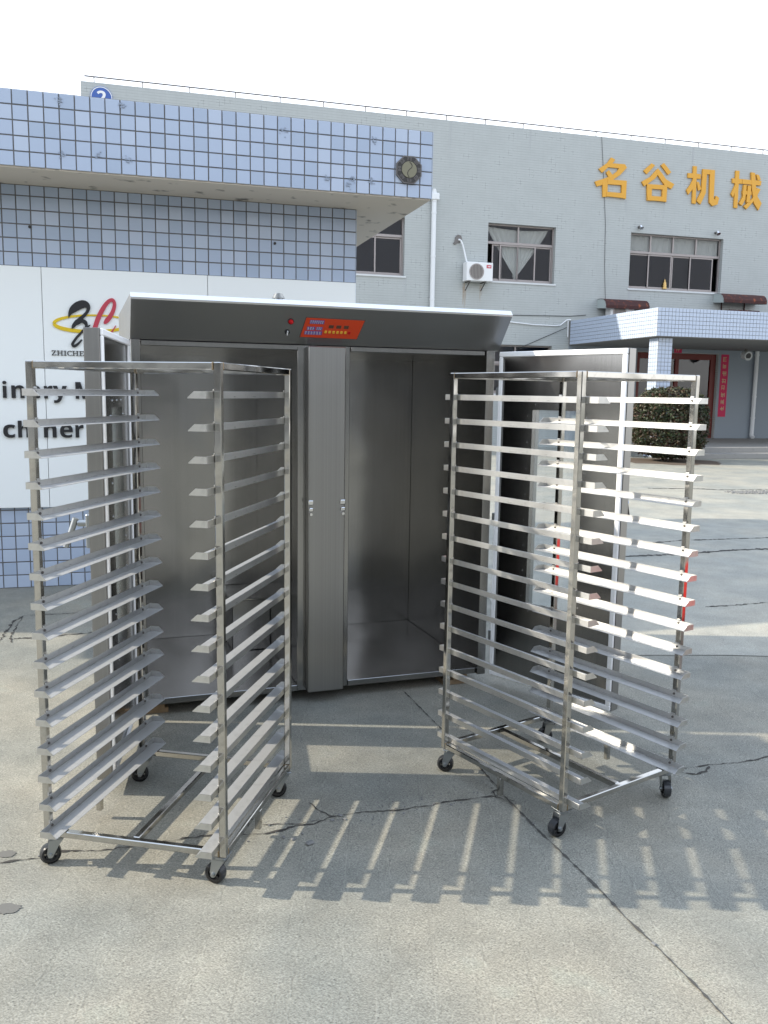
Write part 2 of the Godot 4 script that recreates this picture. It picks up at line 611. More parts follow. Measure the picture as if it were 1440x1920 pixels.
func build_ground() -> void:
	var s := mb()
	var e := 420.0
	var c := [Vector3(-e, 0, -e), Vector3(e, 0, -e), Vector3(e, 0, e), Vector3(-e, 0, e)]
	for k in [0, 1, 2, 0, 2, 3]:
		var q: Vector3 = c[k]
		s.set_normal(Vector3.UP)
		s.set_uv(Vector2(q.x, q.z) / 4.6 + Vector2(0.31, 0.17))
		s.set_uv2(Vector2(q.x, q.z) / 9.3 + Vector2(0.23, 0.61))
		s.add_vertex(q)
	s.generate_tangents()
	var g := structure("ground", s, mat.concrete)
	var dirt: Material = mat.crack_dirt
	# lighter, smoother sheet beyond the cabinet, laid a few millimetres proud
	s = mb()
	var edge := [0.9, 1.6, 2.3, 3.1, 4.2, 6.0, 9.0, 14.0, 22.0, 40.0]
	for k in edge.size() - 1:
		var za := -5.63 + 0.02 * sin(k * 2.3)
		var zb := -5.63 + 0.02 * sin((k + 1) * 2.3)
		var q := [Vector3(edge[k], 0.004, za), Vector3(edge[k + 1], 0.004, zb), Vector3(edge[k + 1], 0.004, -40.0), Vector3(edge[k], 0.004, -40.0)]
		for i in [0, 3, 2, 0, 2, 1]:
			s.set_normal(Vector3.UP)
			s.set_uv(Vector2(q[i].x, q[i].z) / 5.3 + Vector2(0.11, 0.57))
			s.set_uv2(Vector2(q[i].x, q[i].z) / 11.7 + Vector2(0.53, 0.21))
			s.add_vertex(q[i])
	s.generate_tangents()
	structure("yard_slab", s, mat.slab_concrete)
	ribbon("crack", [[-1.9, -2.90], [-1.371, -2.944], [-1.316, -2.964], [-1.258, -2.984], [-1.218, -2.996], [-1.188, -3.038], [-1.042, -3.042], [-0.958, -3.068], [-0.837, -3.118], [-0.791, -3.123], [-0.726, -3.15], [-0.651, -3.168], [-0.455, -3.184], [-0.383, -3.209], [-0.327, -3.257], [-0.259, -3.272], [-0.194, -3.332], [-0.132, -3.349], [-0.085, -3.367], [0.034, -3.389], [0.113, -3.405], [0.235, -3.453], [0.361, -3.501], [0.514, -3.543]], 0.0065, 0.005, dirt, g)
	ribbon("crack", [[-0.474, -3.257], [-0.386, -3.264], [-0.33, -3.266], [-0.24, -3.30]], 0.004, 0.004, dirt, g)
	ribbon("crack", [[-0.30, -3.45], [-0.25, -3.38], [-0.19, -3.335]], 0.004, 0.005, dirt, g)
	ribbon("slab_joint", [[0.121, -4.87], [0.313, -4.278], [0.382, -4.063], [0.461, -3.821], [0.51, -3.646], [0.529, -3.554]], 0.005, 0.002, dirt, g)
	ribbon("slab_joint", [[0.529, -3.554], [0.573, -3.42], [0.631, -3.239], [0.703, -3.038], [0.782, -2.804], [0.819, -2.669], [0.871, -2.53], [0.931, -2.349], [0.976, -2.186], [1.25, -1.35], [1.7, 0.2]], 0.0065, 0.001, mat.old_tar, g)
	ribbon("crack", [[0.52, -3.60], [0.49, -3.58], [0.50, -3.53], [0.53, -3.50], [0.57, -3.49]], 0.007, 0.005, dirt, g)
	ribbon("crack", [[1.2, -3.76], [1.374, -3.824], [1.441, -3.855], [1.515, -3.875], [1.545, -3.888], [1.71, -3.923], [1.865, -3.99], [2.5, -4.2]], 0.0055, 0.005, dirt, g)
	ribbon("crack", [[1.381, -3.796], [1.45, -3.781], [1.502, -3.817], [1.539, -3.87]], 0.008, 0.005, dirt, g)
	ribbon("slab_joint", [[2.3, -9.9], [2.881, -10.053], [3.238, -10.157], [3.596, -10.338], [3.896, -10.403], [4.761, -10.637], [7, -11.2]], 0.03, 0.01, dirt, g, 0.008)
	ribbon("slab_joint", [[2.0, -9.05], [2.652, -9.23], [3.006, -9.333], [3.485, -9.486], [3.906, -9.684], [4.408, -9.828], [7, -10.5]], 0.05, 0.012, dirt, g, 0.008)
	ribbon("crack", [[2.664, -6.992], [2.872, -7.041], [3.253, -7.175], [4.2, -7.4]], 0.014, 0.012, dirt, g, 0.008)
	ribbon("crack", [[5.0, -16.3], [5.954, -16.364], [6.243, -16.219], [7.251, -16.354], [8.5, -16.5]], 0.05, 0.03, dirt, g, 0.008)
	ribbon("crack", [[-3.0, -5.2], [-2.6, -5.738], [-2.649, -5.935], [-2.713, -6.219], [-2.723, -6.403], [-2.67, -6.422], [-2.2, -6.55]], 0.014, 0.010, dirt, g)
	ribbon("crack", [[-2.50, -5.70], [-2.563, -5.805], [-2.623, -6.034], [-2.71, -6.372]], 0.010, 0.008, dirt, g)
	ribbon("crack", [[-2.533, -5.794], [-2.423, -5.813], [-2.325, -5.844], [-2.071, -5.966], [-1.9, -6.04]], 0.012, 0.010, dirt, g)
	for st in [[-1.375, -3.01, 0.032, 0.025], [-1.227, -2.669, 0.045, 0.03]]:
		var b := obj("oil_stain", blot(st[0], st[1], st[2], st[3], 0.0025), mat.stain, g)
		b.set_meta("kind", "structure")
	# broken patch of loose aggregate far off by the porch
	var ps := mb()
	for k in 900:
		var a := rng.randf()
		var p := Vector3(6.3 + a * 2.3 + rng.randf_range(-0.1, 0.1), 0.0, -15.75 - 0.35 * a + rng.randf_range(-0.45, 0.45) * (0.3 + a))
		var z := rng.randf_range(0.012, 0.035)
		cbox(ps, p + Vector3(0, z * 0.3, 0), Vector3(z, z * 0.8, z) * rng.randf_range(0.8, 1.4), z * 0.3, Transform3D(Basis(Vector3.UP, 0.0), Vector3.ZERO))
	var gp := obj("loose_gravel", ps, mat.stone)
	gp.set_meta("kind", "stuff")
	tag(gp, "patch of loose grey gravel where the far concrete is broken", "gravel")

# ------------------------------------------------------------------ gatehouse
func tile_mesh(w: float, h: float) -> Mesh:
	var key := "tile%d_%d" % [int(w * 10000), int(h * 10000)]
	if not shared.has(key):
		var s := mb()
		cbox(s, Vector3(0, 0, 0.0025), Vector3(w, h, 0.009), 0.0018)
		shared[key] = s.commit()
	return shared[key]

func tile_mat() -> Material:
	var r := rng.randf()
	return mat.tile_a if r < 0.5 else (mat.tile_b if r < 0.8 else mat.tile_c)

func lay_tile(nm: String, parent: Node, u: float, y: float, n: float, w: float, h: float) -> void:
	var b := Basis.from_euler(Vector3(rng.randf_range(-0.006, 0.006), rng.randf_range(-0.006, 0.006), rng.randf_range(-0.003, 0.003)))
	put(nm, tile_mesh(w, h), tile_mat(), parent, Transform3D(b, Vector3(u + rng.randf_range(-0.0006, 0.0006), y + rng.randf_range(-0.0006, 0.0006), n)))

func build_gatehouse() -> void:
	var g := thing("gatehouse", "low gatehouse clad in pale blue square tiles under a deep tiled canopy", "building", B0, YB)
	var s := mb()
	bx(s, Vector3(-4.5, 0, -3.7), Vector3(3.117, 3.365, 0))
	var wall := obj("wall", s, mat.grout, g)
	var px := 0.1102
	var py := 0.1126
	var tw := 0.1012
	for c in 33:
		for r in range(24, 30):
			var y0 := r * py
			var y1 := minf(y0 + py, 3.352)
			lay_tile("wall_tile", wall, 3.117 - px * (c + 0.5), (y0 + y1) * 0.5, 0, tw, y1 - y0 - 0.0098)
	var lo := 0
	for c in range(19, 33):
		for r in 7:
			lay_tile("wall_tile", wall, 3.117 - px * (c + 0.5), (r + 0.5) * py, 0, tw, py - 0.0098)
	# tiles outside the photograph's view, on the rest of the front and on the end wall
	var rest := mb()
	for c in range(33, 69):
		for r in 30:
			if r > 6 and r < 24:
				continue
			var y1 := minf((r + 1) * py, 3.352)
			cbox(rest, Vector3(3.117 - px * (c + 0.5), (r * py + y1) * 0.5, 0.0025), Vector3(tw, y1 - r * py - 0.0098, 0.009))
	for c in range(0, 19):
		for r in 7:
			cbox(rest, Vector3(3.117 - px * (c + 0.5), (r + 0.5) * py, 0.0025), Vector3(tw, py - 0.0098, 0.009))
	for c in 33:
		for r in 30:
			var y1 := minf((r + 1) * py, 3.352)
			cbox(rest, Vector3(3.1195, (r * py + y1) * 0.5, -px * (c + 0.5)), Vector3(0.009, y1 - r * py - 0.0098, tw))
	var ro := obj("tile_field", rest, mat.tile_a, wall)
	ro.set_meta("kind", "stuff")
	# canopy
	s = mb()
	bx(s, Vector3(-4.5, 3.37, -4.26), Vector3(3.632, 3.911, 0.593))
	var can := obj("canopy", s, mat.grout, g)
	s = mb()
	bx(s, Vector3(-4.49, 3.352, -4.25), Vector3(3.622, 3.3705, 0.583))
	obj("soffit", s, mat.soffit, can)
	for c in 37:
		for r in 5:
			lay_tile("canopy_tile", can, 3.632 - 0.1105 * (c + 0.5), 3.911 - 0.1105 * (r + 0.5), 0.593, 0.1012, 0.1012)
	rest = mb()
	for c in range(37, 73):
		for r in 5:
			cbox(rest, Vector3(3.632 - 0.1105 * (c + 0.5), 3.911 - 0.1105 * (r + 0.5), 0.5955), Vector3(0.1012, 0.1012, 0.009))
	for c in 43:
		for r in 5:
			cbox(rest, Vector3(3.6345, 3.911 - 0.1105 * (r + 0.5), 0.593 - 0.1105 * (c + 0.5)), Vector3(0.009, 0.1012, 0.1012))
	ro = obj("tile_field", rest, mat.tile_a, can)
	ro.set_meta("kind", "stuff")
	# smudges of old adhesive left on the canopy tiles
	for q in [[0.655, 3.862], [1.105, 3.868], [0.66, 3.475], [0.925, 3.482], [1.135, 3.478], [3.11, 3.79], [2.72, 3.46], [2.93, 3.475], [3.09, 3.47], [2.35, 3.80], [2.9, 3.42]]:
		var b := mb()
		for k in 16:
			var cc := Vector2(q[0], q[1]) + Vector2(rng.randfn(0, 0.014), rng.randfn(0, 0.014))
			var poly := PackedVector2Array()
			for a in 7:
				poly.append(cc + Vector2(cos(a * TAU / 7), sin(a * TAU / 7)) * rng.randf_range(0.002, 0.008))
			prism(b, poly, 0.6015, 0.6024 + 0.0004 * k)
		obj("adhesive_mark", b, mat.smudge, can)
	# two drilled holes in the wall tiles with pipe stubs
	for q in [[0.352, 3.02], [2.375, 3.01]]:
		var b := mb()
		cyl(b, Vector3(q[0], q[1], 0.004), Vector3(q[0], q[1], 0.02), 0.012, 0.012, 10)
		obj("anchor_hole", b, mat.bronze_dark, wall)
	# octagonal plaque
	var o := thing("octagon_plaque", "dark octagonal bagua plaque fixed to the tiled canopy edge", "plaque", bp(3.419, 3.581, 0.6015), YB)
	var oct := func(r: float) -> PackedVector2Array:
		var p := PackedVector2Array()
		for k in 8:
			p.append(Vector2(cos((k + 0.5) * TAU / 8), sin((k + 0.5) * TAU / 8)) * r)
		return p
	s = mb()
	prism(s, oct.call(0.121), 0.0, 0.016)
	obj("rim", s, mat.bronze_grey, o)
	s = mb()
	prism(s, oct.call(0.110), 0.010, 0.019)
	obj("back_plate", s, mat.bronze_dark, o)
	s = mb()
	cyl(s, Vector3(0, 0, 0.012), Vector3(0, 0, 0.024), 0.068, 0.066, 28)
	var disc := obj("disc", s, mat.bronze_light, o)
	s = mb()
	var prev := Vector3.ZERO
	for k in 25:
		var t := k / 24.0
		var p := Vector3(0.03 * sin(t * TAU) * (0.8 if t < 0.5 else 0.5), 0.062 - 0.124 * t, 0.0245)
		if k > 0:
			cyl(s, prev, p, 0.0028, 0.0028, 6)
		prev = p
	obj("curve", s, mat.bronze_dark, disc)
	for k in 8:
		s = mb()
		var b := Transform3D(Basis(Vector3(0, 0, 1), k * TAU / 8), Vector3.ZERO)
		for l in 3:
			if (k >> l) & 1:
				cbox(s, Vector3(0, 0.077 + l * 0.009, 0.0205), Vector3(0.04, 0.005, 0.004), 0.0, b)
			else:
				cbox(s, Vector3(-0.0115, 0.077 + l * 0.009, 0.0205), Vector3(0.017, 0.005, 0.004), 0.0, b)
				cbox(s, Vector3(0.0115, 0.077 + l * 0.009, 0.0205), Vector3(0.017, 0.005, 0.004), 0.0, b)
		obj("trigram", s, mat.bronze_grey, o)

# stroke of varying width; control points are [x, y, half width]
func stroke(s: SurfaceTool, cp: Array, z0: float, z1: float) -> void:
	var c: Array[Vector3] = []
	for k in cp.size() - 1:
		var a := Vector3(cp[maxi(k - 1, 0)][0], cp[maxi(k - 1, 0)][1], cp[maxi(k - 1, 0)][2])
		var b := Vector3(cp[k][0], cp[k][1], cp[k][2])
		var d := Vector3(cp[k + 1][0], cp[k + 1][1], cp[k + 1][2])
		var e := Vector3(cp[mini(k + 2, cp.size() - 1)][0], cp[mini(k + 2, cp.size() - 1)][1], cp[mini(k + 2, cp.size() - 1)][2])
		for q in 6:
			c.append(b.cubic_interpolate(d, a, e, q / 6.0))
	c.append(Vector3(cp[-1][0], cp[-1][1], cp[-1][2]))
	var pl := Vector2.ZERO
	var pr := Vector2.ZERO
	for k in c.size():
		var d := c[mini(k + 1, c.size() - 1)] - c[maxi(k - 1, 0)]
		var nrm := Vector2(-d.y, d.x).normalized() * maxf(c[k].z, 0.5)
		var l := logo(Vector2(c[k].x, c[k].y) + nrm)
		var r := logo(Vector2(c[k].x, c[k].y) - nrm)
		if k > 0:
			quad(s, v3(pl, z1), v3(pr, z1), v3(r, z1), v3(l, z1), Vector3(0, 0, 1))
			quad(s, v3(pl, z0), v3(l, z0), v3(l, z1), v3(pl, z1), v3(l - r, 0))
			quad(s, v3(pr, z0), v3(r, z0), v3(r, z1), v3(pr, z1), v3(r - l, 0))
		pl = l
		pr = r

func v3(p: Vector2, z: float) -> Vector3:
	return Vector3(p.x, p.y, z)

# artwork units of the emblem to metres on the board
func logo(p: Vector2) -> Vector2:
	return Vector2(0.4683 + p.x * 0.000503, 2.247 - (p.y - 560.0) * 0.00053 + (p.x - 75.0) * 0.0000181)

func fit_text(nm: String, txt: String, fonts: Array, weight: int, box: Rect2, z: float, depth: float, m: Material, parent: Node) -> void:
	var f := SystemFont.new()
	f.font_names = PackedStringArray(fonts)
	f.font_weight = weight
	var t := TextMesh.new()
	t.text = txt
	t.font = f
	t.font_size = 64
	t.pixel_size = 0.01
	t.depth = 0.05
	t.curve_step = 1.0
	t.horizontal_alignment = HORIZONTAL_ALIGNMENT_LEFT
	var a := t.get_aabb()
	var sc := Vector3(box.size.x / a.size.x, box.size.y / a.size.y, depth / a.size.z)
	var xf := Transform3D(Basis.from_scale(sc), Vector3(box.position.x - a.position.x * sc.x, box.position.y - a.position.y * sc.y, z - a.position.z * sc.z))
	put(nm, t, m, parent, xf)

func build_sign_board() -> void:
	var o := thing("sign_board", "white company sign board with black lettering and a looping emblem on the gatehouse wall", "sign board", B0, YB)
	var us := [-2.273, -0.923, 0.4285, 1.782, 3.112]
	for k in 4:
		var s := mb()
		bx(s, Vector3(us[k] + 0.002, 0.70, 0.0015), Vector3(us[k + 1] - 0.002, 2.70, 0.042), 0.003)
		obj("panel", s, mat.board_white, o)
	var z := 0.0422
	var asc := 0.14
	var xh := 0.106
	for q in [["i", 0.097, 0.127, 1.625, asc], ["n", 0.164, 0.264, 1.625, xh], ["e", 0.288, 0.392, 1.623, xh + 0.003], ["r", 0.418, 0.482, 1.625, xh], ["y", 0.488, 0.60, 1.588, xh + 0.037], ["M", 0.668, 0.81, 1.625, asc],
			["c", 0.088, 0.180, 1.295, xh + 0.003], ["h", 0.203, 0.296, 1.297, asc], ["i", 0.325, 0.355, 1.297, asc], ["n", 0.405, 0.505, 1.297, xh], ["e", 0.533, 0.635, 1.295, xh + 0.003], ["r", 0.657, 0.722, 1.297, xh]]:
		fit_text("letter", q[0], ["Droid Sans"], 700, Rect2(q[1], q[3], q[2] - q[1], q[4]), z, 0.018, mat.letter_black, o)
	fit_text("lettering", "ZHICHENG", ["Droid Serif"], 400, Rect2(0.489, 1.984, 0.36, 0.041), z, 0.008, mat.letter_black, o)
	# emblem: yellow orbit, black and red brush letters
	var s := mb()
	var cp := []
	for k in 41:
		var a := PI + TAU * k / 40.0
		var hw := 17.0 + 8.0 * (1.0 if sin(a) > 0.0 else -0.6) * absf(sin(a)) + 9.0 * maxf(0.0, -cos(a))
		cp.append([705 + cos(a) * 610.0, 562 + sin(a) * 128.0, hw])
	stroke(s, cp, z, z + 0.008)
	var ring_o := obj("orbit", s, mat.logo_yellow, o)
	s = mb()
	stroke(s, [[328, 476, 3], [345, 415, 24], [395, 350, 54], [470, 295, 64], [550, 265, 62], [612, 272, 48], [645, 318, 30], [622, 382, 24], [572, 440, 26], [508, 492, 28], [445, 545, 32], [396, 606, 26], [372, 645, 6]], z, z + 0.016)
	stroke(s, [[405, 590, 16], [460, 548, 38], [530, 522, 30], [582, 545, 32], [603, 592, 24], [590, 636, 22], [556, 668, 20], [510, 715, 18], [450, 775, 19], [392, 848, 20], [374, 888, 22], [392, 914, 22], [432, 904, 20], [482, 862, 16], [524, 815, 12]], z, z + 0.0150)
	stroke(s, [[598, 628, 9], [635, 607, 13], [668, 585, 3]], z, z + 0.0142)
	obj("brush_letter", s, mat.letter_black, o)
	s = mb()
	stroke(s, [[1075, 595, 4], [1035, 655, 10], [985, 725, 15], [900, 815, 25], [815, 850, 33], [748, 810, 38], [722, 730, 38], [735, 650, 38], [760, 570, 38], [792, 488, 38], [842, 388, 37], [902, 292, 34], [968, 218, 29], [1028, 196, 27], [1060, 238, 27], [1058, 300, 29], [1030, 380, 32], [985, 458, 36], [938, 512, 38], [902, 552, 26], [890, 572, 6]], z, z + 0.012)
	obj("brush_letter", s, mat.logo_red, o)

# ------------------------------------------------------------------ factory
# a wall in the xy plane at z with rectangular openings [x0, y0, x1, y1] and reveals going back
func holed_wall(s: SurfaceTool, x0: float, y0: float, x1: float, y1: float, z: float, holes: Array, deep: float) -> void:
	var xs := [x0, x1]
	var ys := [y0, y1]
	for h in holes:
		xs.append_array([h[0], h[2]])
		ys.append_array([h[1], h[3]])
	xs.sort()
	ys.sort()
	for i in xs.size() - 1:
		for j in ys.size() - 1:
			if xs[i + 1] - xs[i] < 1e-4 or ys[j + 1] - ys[j] < 1e-4:
				continue
			var cx: float = (xs[i] + xs[i + 1]) * 0.5
			var cy: float = (ys[j] + ys[j + 1]) * 0.5
			var inside := false
			for h in holes:
				if cx > h[0] and cx < h[2] and cy > h[1] and cy < h[3]:
					inside = true
			if not inside:
				quad(s, Vector3(xs[i], ys[j], z), Vector3(xs[i + 1], ys[j], z), Vector3(xs[i + 1], ys[j + 1], z), Vector3(xs[i], ys[j + 1], z), Vector3(0, 0, 1))
				quad(s, Vector3(xs[i], ys[j], z - deep), Vector3(xs[i + 1], ys[j], z - deep), Vector3(xs[i + 1], ys[j + 1], z - deep), Vector3(xs[i], ys[j + 1], z - deep), Vector3(0, 0, -1))
	for h in holes:
		var a := Vector3(h[0], h[1], z)
		var b := Vector3(h[2], h[1], z)
		var c := Vector3(h[2], h[3], z)
		var d := Vector3(h[0], h[3], z)
		var k := Vector3(0, 0, -deep)
		quad(s, a, b, b + k, a + k, Vector3.UP)
		quad(s, d, c, c + k, d + k, Vector3.DOWN)
		quad(s, a, d, d + k, a + k, Vector3.RIGHT)
		quad(s, b, c, c + k, b + k, Vector3.LEFT)

# sash window: frame bars as one part, each pane a sub-part
func window(parent: Node, x0: float, y0: float, x1: float, y1: float, ty: float, tops: Array, sashes: Array) -> MeshInstance3D:
	var s := mb()
	var z := -0.13
	var f := 0.05
	bx(s, Vector3(x0, y0, z - 0.07), Vector3(x1, y0 + f, z), 0.004)
	bx(s, Vector3(x0, y1 - f, z - 0.07), Vector3(x1, y1, z), 0.004)
	bx(s, Vector3(x0, y0 + f, z - 0.069), Vector3(x0 + f, y1 - f, z - 0.001), 0.004)
	bx(s, Vector3(x1 - f, y0 + f, z - 0.069), Vector3(x1, y1 - f, z - 0.001), 0.004)
	bx(s, Vector3(x0 + f, ty - 0.04, z - 0.068), Vector3(x1 - f, ty + 0.04, z + 0.004), 0.004)
	for t in tops:
		bx(s, Vector3(t - 0.028, ty + 0.04, z - 0.066), Vector3(t + 0.028, y1 - f, z - 0.002), 0.004)
	for q in sashes:
		var zz: float = z - 0.012 - 0.03 * q[2]
		for bar in [[q[0], q[0] + 0.045], [q[1] - 0.045, q[1]]]:
			bx(s, Vector3(bar[0], y0 + f, zz - 0.026), Vector3(bar[1], ty - 0.04, zz), 0.003)
		bx(s, Vector3(q[0] + 0.045, y0 + f, zz - 0.025), Vector3(q[1] - 0.045, y0 + f + 0.05, zz - 0.001), 0.003)
		bx(s, Vector3(q[0] + 0.045, ty - 0.09, zz - 0.025), Vector3(q[1] - 0.045, ty - 0.04, zz - 0.001), 0.003)
	var w := obj("window", s, mat.frame_alu, parent)
	var edges := [x0 + f]
	edges.append_array(tops)
	edges.append(x1 - f)
	for k in edges.size() - 1:
		var p := mb()
		bx(p, Vector3(edges[k] + 0.02, ty + 0.035, z - 0.04), Vector3(edges[k + 1] - 0.02, y1 - f + 0.005, z - 0.034))
		obj("pane", p, mat.window_glass, w)
	for q in sashes:
		var zz: float = z - 0.012 - 0.03 * q[2]
		var p := mb()
		bx(p, Vector3(q[0] + 0.04, y0 + f + 0.045, zz - 0.016), Vector3(q[1] - 0.04, ty - 0.085, zz - 0.011))
		obj("pane", p, mat.window_glass, w)
	var sl := mb()
	bx(sl, Vector3(x0 - 0.04, y0 - 0.06, -0.199), Vector3(x1 + 0.06, y0 - 0.004, 0.03), 0.006)
	obj("sill", sl, mat.sill_white, w)
	return w

func build_factory() -> void:
	var o := thing("factory", "two storey factory clad in small grey white tiles with a flat roof rail", "building", bp(0, 0, FN), YB)
	var holes := [[5.7, 5.30, 9.30, 7.05], [12.05, 5.30, 14.40, 7.08], [17.14, 5.30, 20.72, 7.10], [11.1, 1.75, 14.42, 3.32], [17.62, 0.30, 20.83, 3.22]]
	var s := mb()
	holed_wall(s, 0, 0, 34, 10.0, 0, holes, 0.24)
	quad(s, Vector3(0, 0, 0), Vector3(0, 10, 0), Vector3(0, 10, -15), Vector3(0, 0, -15), Vector3.LEFT)
	quad(s, Vector3(34, 0, 0), Vector3(34, 10, 0), Vector3(34, 10, -15), Vector3(34, 0, -15), Vector3.RIGHT)
	quad(s, Vector3(0, 0, -15), Vector3(0, 10, -15), Vector3(34, 10, -15), Vector3(34, 0, -15), Vector3.FORWARD)
	obj("wall", s, mat.factory_tile, o)
	s = mb()
	bx(s, Vector3(0.02, 9.6, -14.98), Vector3(33.98, 9.99, -0.25))
	obj("roof", s, mat.step_concrete, o)
	s = mb()
	bx(s, Vector3(0.25, 4.2, -14.9), Vector3(33.8, 4.45, -0.245))
	bx(s, Vector3(0.25, 0.0, -12.2), Vector3(33.8, 4.2, -12.0))
	bx(s, Vector3(0.25, 4.45, -12.2), Vector3(33.8, 9.6, -12.0))
	obj("inner_wall", s, mat.room_paint, o)
	window(o, 5.7, 5.30, 9.30, 7.05, 6.5, [6.6, 7.5, 8.4], [[5.75, 6.62, 0], [6.58, 7.52, 1], [7.48, 8.42, 0], [8.38, 9.25, 1]])
	window(o, 12.05, 5.30, 14.40, 7.08, 6.5, [13.15], [[12.27, 12.62, 1], [12.52, 13.17, 0], [13.13, 13.78, 0], [13.74, 14.35, 1]])
	window(o, 17.14, 5.30, 20.72, 7.10, 6.5, [17.98, 18.85, 19.75], [[17.19, 17.98, 1], [17.92, 18.83, 0], [18.86, 19.60, 1], [19.54, 20.46, 0]])
	window(o, 11.1, 1.75, 14.42, 3.32, 2.75, [12.2, 13.18], [[11.15, 12.2, 0], [12.15, 13.2, 1], [13.15, 14.37, 0]])
	# entrance: dark red timber frame with glazed leaves
	s = mb()
	var z := -0.12
	for q in [[17.62, 17.80], [19.20, 19.34], [20.62, 20.83]]:
		bx(s, Vector3(q[0], 0.30, z - 0.1), Vector3(q[1], 3.22, z), 0.006)
	bx(s, Vector3(17.80, 3.02, z - 0.098), Vector3(20.62, 3.218, z - 0.002), 0.006)
	bx(s, Vector3(17.80, 1.42, z - 0.09), Vector3(20.62, 1.62, z - 0.01), 0.006)
	bx(s, Vector3(17.80, 0.301, z - 0.09), Vector3(20.62, 0.50, z - 0.01), 0.006)
	var door := obj("entrance_door", s, mat.red_paint, o)
	for q in [[17.80, 19.20, 1.62, 3.02], [19.34, 20.62, 1.62, 3.02], [17.80, 19.20, 0.50, 1.42], [19.34, 20.62, 0.50, 1.42]]:
		s = mb()
		bx(s, Vector3(q[0] - 0.01, q[2] - 0.01, z - 0.055), Vector3(q[1] + 0.01, q[3] + 0.01, z - 0.047))
		obj("pane", s, mat.entrance_glass, door)
	# roof edge rail
	s = mb()
	tube(s, [Vector3(0.1, 10.16, -0.06), Vector3(34, 10.16, -0.06)], 0.018, 6)
	var rail := obj("roof_rail", s, mat.bolt_steel, o)
	for k in 18:
		s = mb()
		cyl(s, Vector3(0.35 + k * 1.28, 9.995, -0.06), Vector3(0.35 + k * 1.28, 10.16, -0.06), 0.016, 0.016, 6)
		obj("rail_post", s, mat.bolt_steel, rail)
	# downpipe with hopper
	s = mb()
	cyl(s, Vector3(10.2, 4.0, 0.09), Vector3(10.2, 7.55, 0.09), 0.075, 0.075, 14)
	cyl(s, Vector3(10.2, 0.0, 0.09), Vector3(10.2, 4.0, 0.09), 0.075, 0.075, 14)
	cyl(s, Vector3(10.2, 7.55, 0.09), Vector3(10.2, 7.62, 0.09), 0.085, 0.085, 14)
	bx(s, Vector3(10.06, 7.60, 0.0), Vector3(10.34, 7.80, 0.20), 0.02)
	cyl(s, Vector3(10.2, 7.79, 0.09), Vector3(10.2, 7.93, 0.09), 0.085, 0.05, 14)
	for y in [4.6, 5.9, 7.2]:
		cyl(s, Vector3(10.2, y, 0.09), Vector3(10.2, y + 0.06, 0.09), 0.083, 0.083, 14)
	obj("downpipe", s, mat.pvc_white, o)
	s = mb()
	cyl(s, Vector3(22.33, 0.42, 0.11), Vector3(22.33, 3.37, 0.11), 0.07, 0.07, 14)
	cyl(s, Vector3(22.33, 0.42, 0.11), Vector3(22.33, 0.33, 0.2), 0.07, 0.07, 14)
	for y in [1.0, 1.75, 3.2]:
		cyl(s, Vector3(22.33, y, 0.11), Vector3(22.33, y + 0.06, 0.11), 0.08, 0.08, 14)
	obj("downpipe", s, mat.pvc_white, o)
	# loose cables
	s = mb()
	tube(s, [Vector3(15.87, 9.99, 0.03), Vector3(15.96, 9.28, 0.02), Vector3(16.06, 8.3, 0.025), Vector3(16.165, 7.3, 0.015), Vector3(16.2, 6.0, 0.02), Vector3(16.34, 4.3, 0.02)], 0.0065, 6)
	obj("cable", s, mat.cable_black, o)
	s = mb()
	tube(s, [Vector3(9.0, 4.25, 0.02), Vector3(12.0, 4.24, 0.02), Vector3(15.0, 4.30, 0.02), Vector3(15.6, 4.36, 0.02)], 0.010, 6)
	tube(s, [Vector3(13.2, 3.2, 0.02), Vector3(14.9, 3.93, 0.05)], 0.010, 6)
	obj("cable", s, mat.cable_black, o)
	s = mb()
	tube(s, [Vector3(10.4, 4.10, 0.03), Vector3(12.91, 4.036, 0.03), Vector3(13.72, 3.98, 0.03), Vector3(14.5, 3.975, 0.03), Vector3(14.68, 4.0, 0.03), Vector3(14.82, 4.11, 0.03), Vector3(14.9, 4.17, 0.03), Vector3(15.05, 4.19, 0.03)], 0.02, 8)
	tube(s, [Vector3(14.95, 4.15, 0.03), Vector3(14.965, 3.62, 0.03)], 0.02, 8)
	obj("conduit", s, mat.pvc_white, o)

	# rain streaks with ragged edges
	for q in [[11.28, 5.18, 0.8, 0.05, 1], [11.31, 5.0, 0.5, 0.03, 1], [11.86, 5.15, 0.55, 0.035, 1], [14.46, 5.24, 0.7, 0.05, 0], [17.16, 5.24, 0.6, 0.04, 0], [20.76, 5.24, 0.75, 0.05, 0], [11.06, 6.3, 0.4, 0.04, 0], [9.34, 5.24, 0.7, 0.05, 0], [16.9, 8.1, 0.6, 0.04, 0], [18.3, 8.12, 0.5, 0.03, 0], [10.7, 9.95, 0.9, 0.05, 0], [13.4, 9.95, 0.6, 0.04, 0], [19.3, 9.95, 0.8, 0.05, 0]]:
		s = mb()
		for k in 3:
			var poly := PackedVector2Array()
			var x: float = q[0] + rng.randf_range(-0.05, 0.05)
			var steps := 9
			for j in steps + 1:
				poly.append(Vector2(x + q[3] * rng.randf_range(0.1, 0.5) * (1.0 - 0.7 * j / steps), q[1] - q[2] * j / steps * (1.0 - 0.2 * k)))
			for j in steps + 1:
				var jj := steps - j
				poly.append(Vector2(x - q[3] * rng.randf_range(0.1, 0.5) * (1.0 - 0.7 * jj / steps), q[1] - q[2] * jj / steps * (1.0 - 0.2 * k)))
			prism(s, poly, 0.0005, 0.0015 + 0.0006 * k)
		obj("rain_streak", s, mat.drip_brown if q[4] == 1 else mat.drip_grey, o)

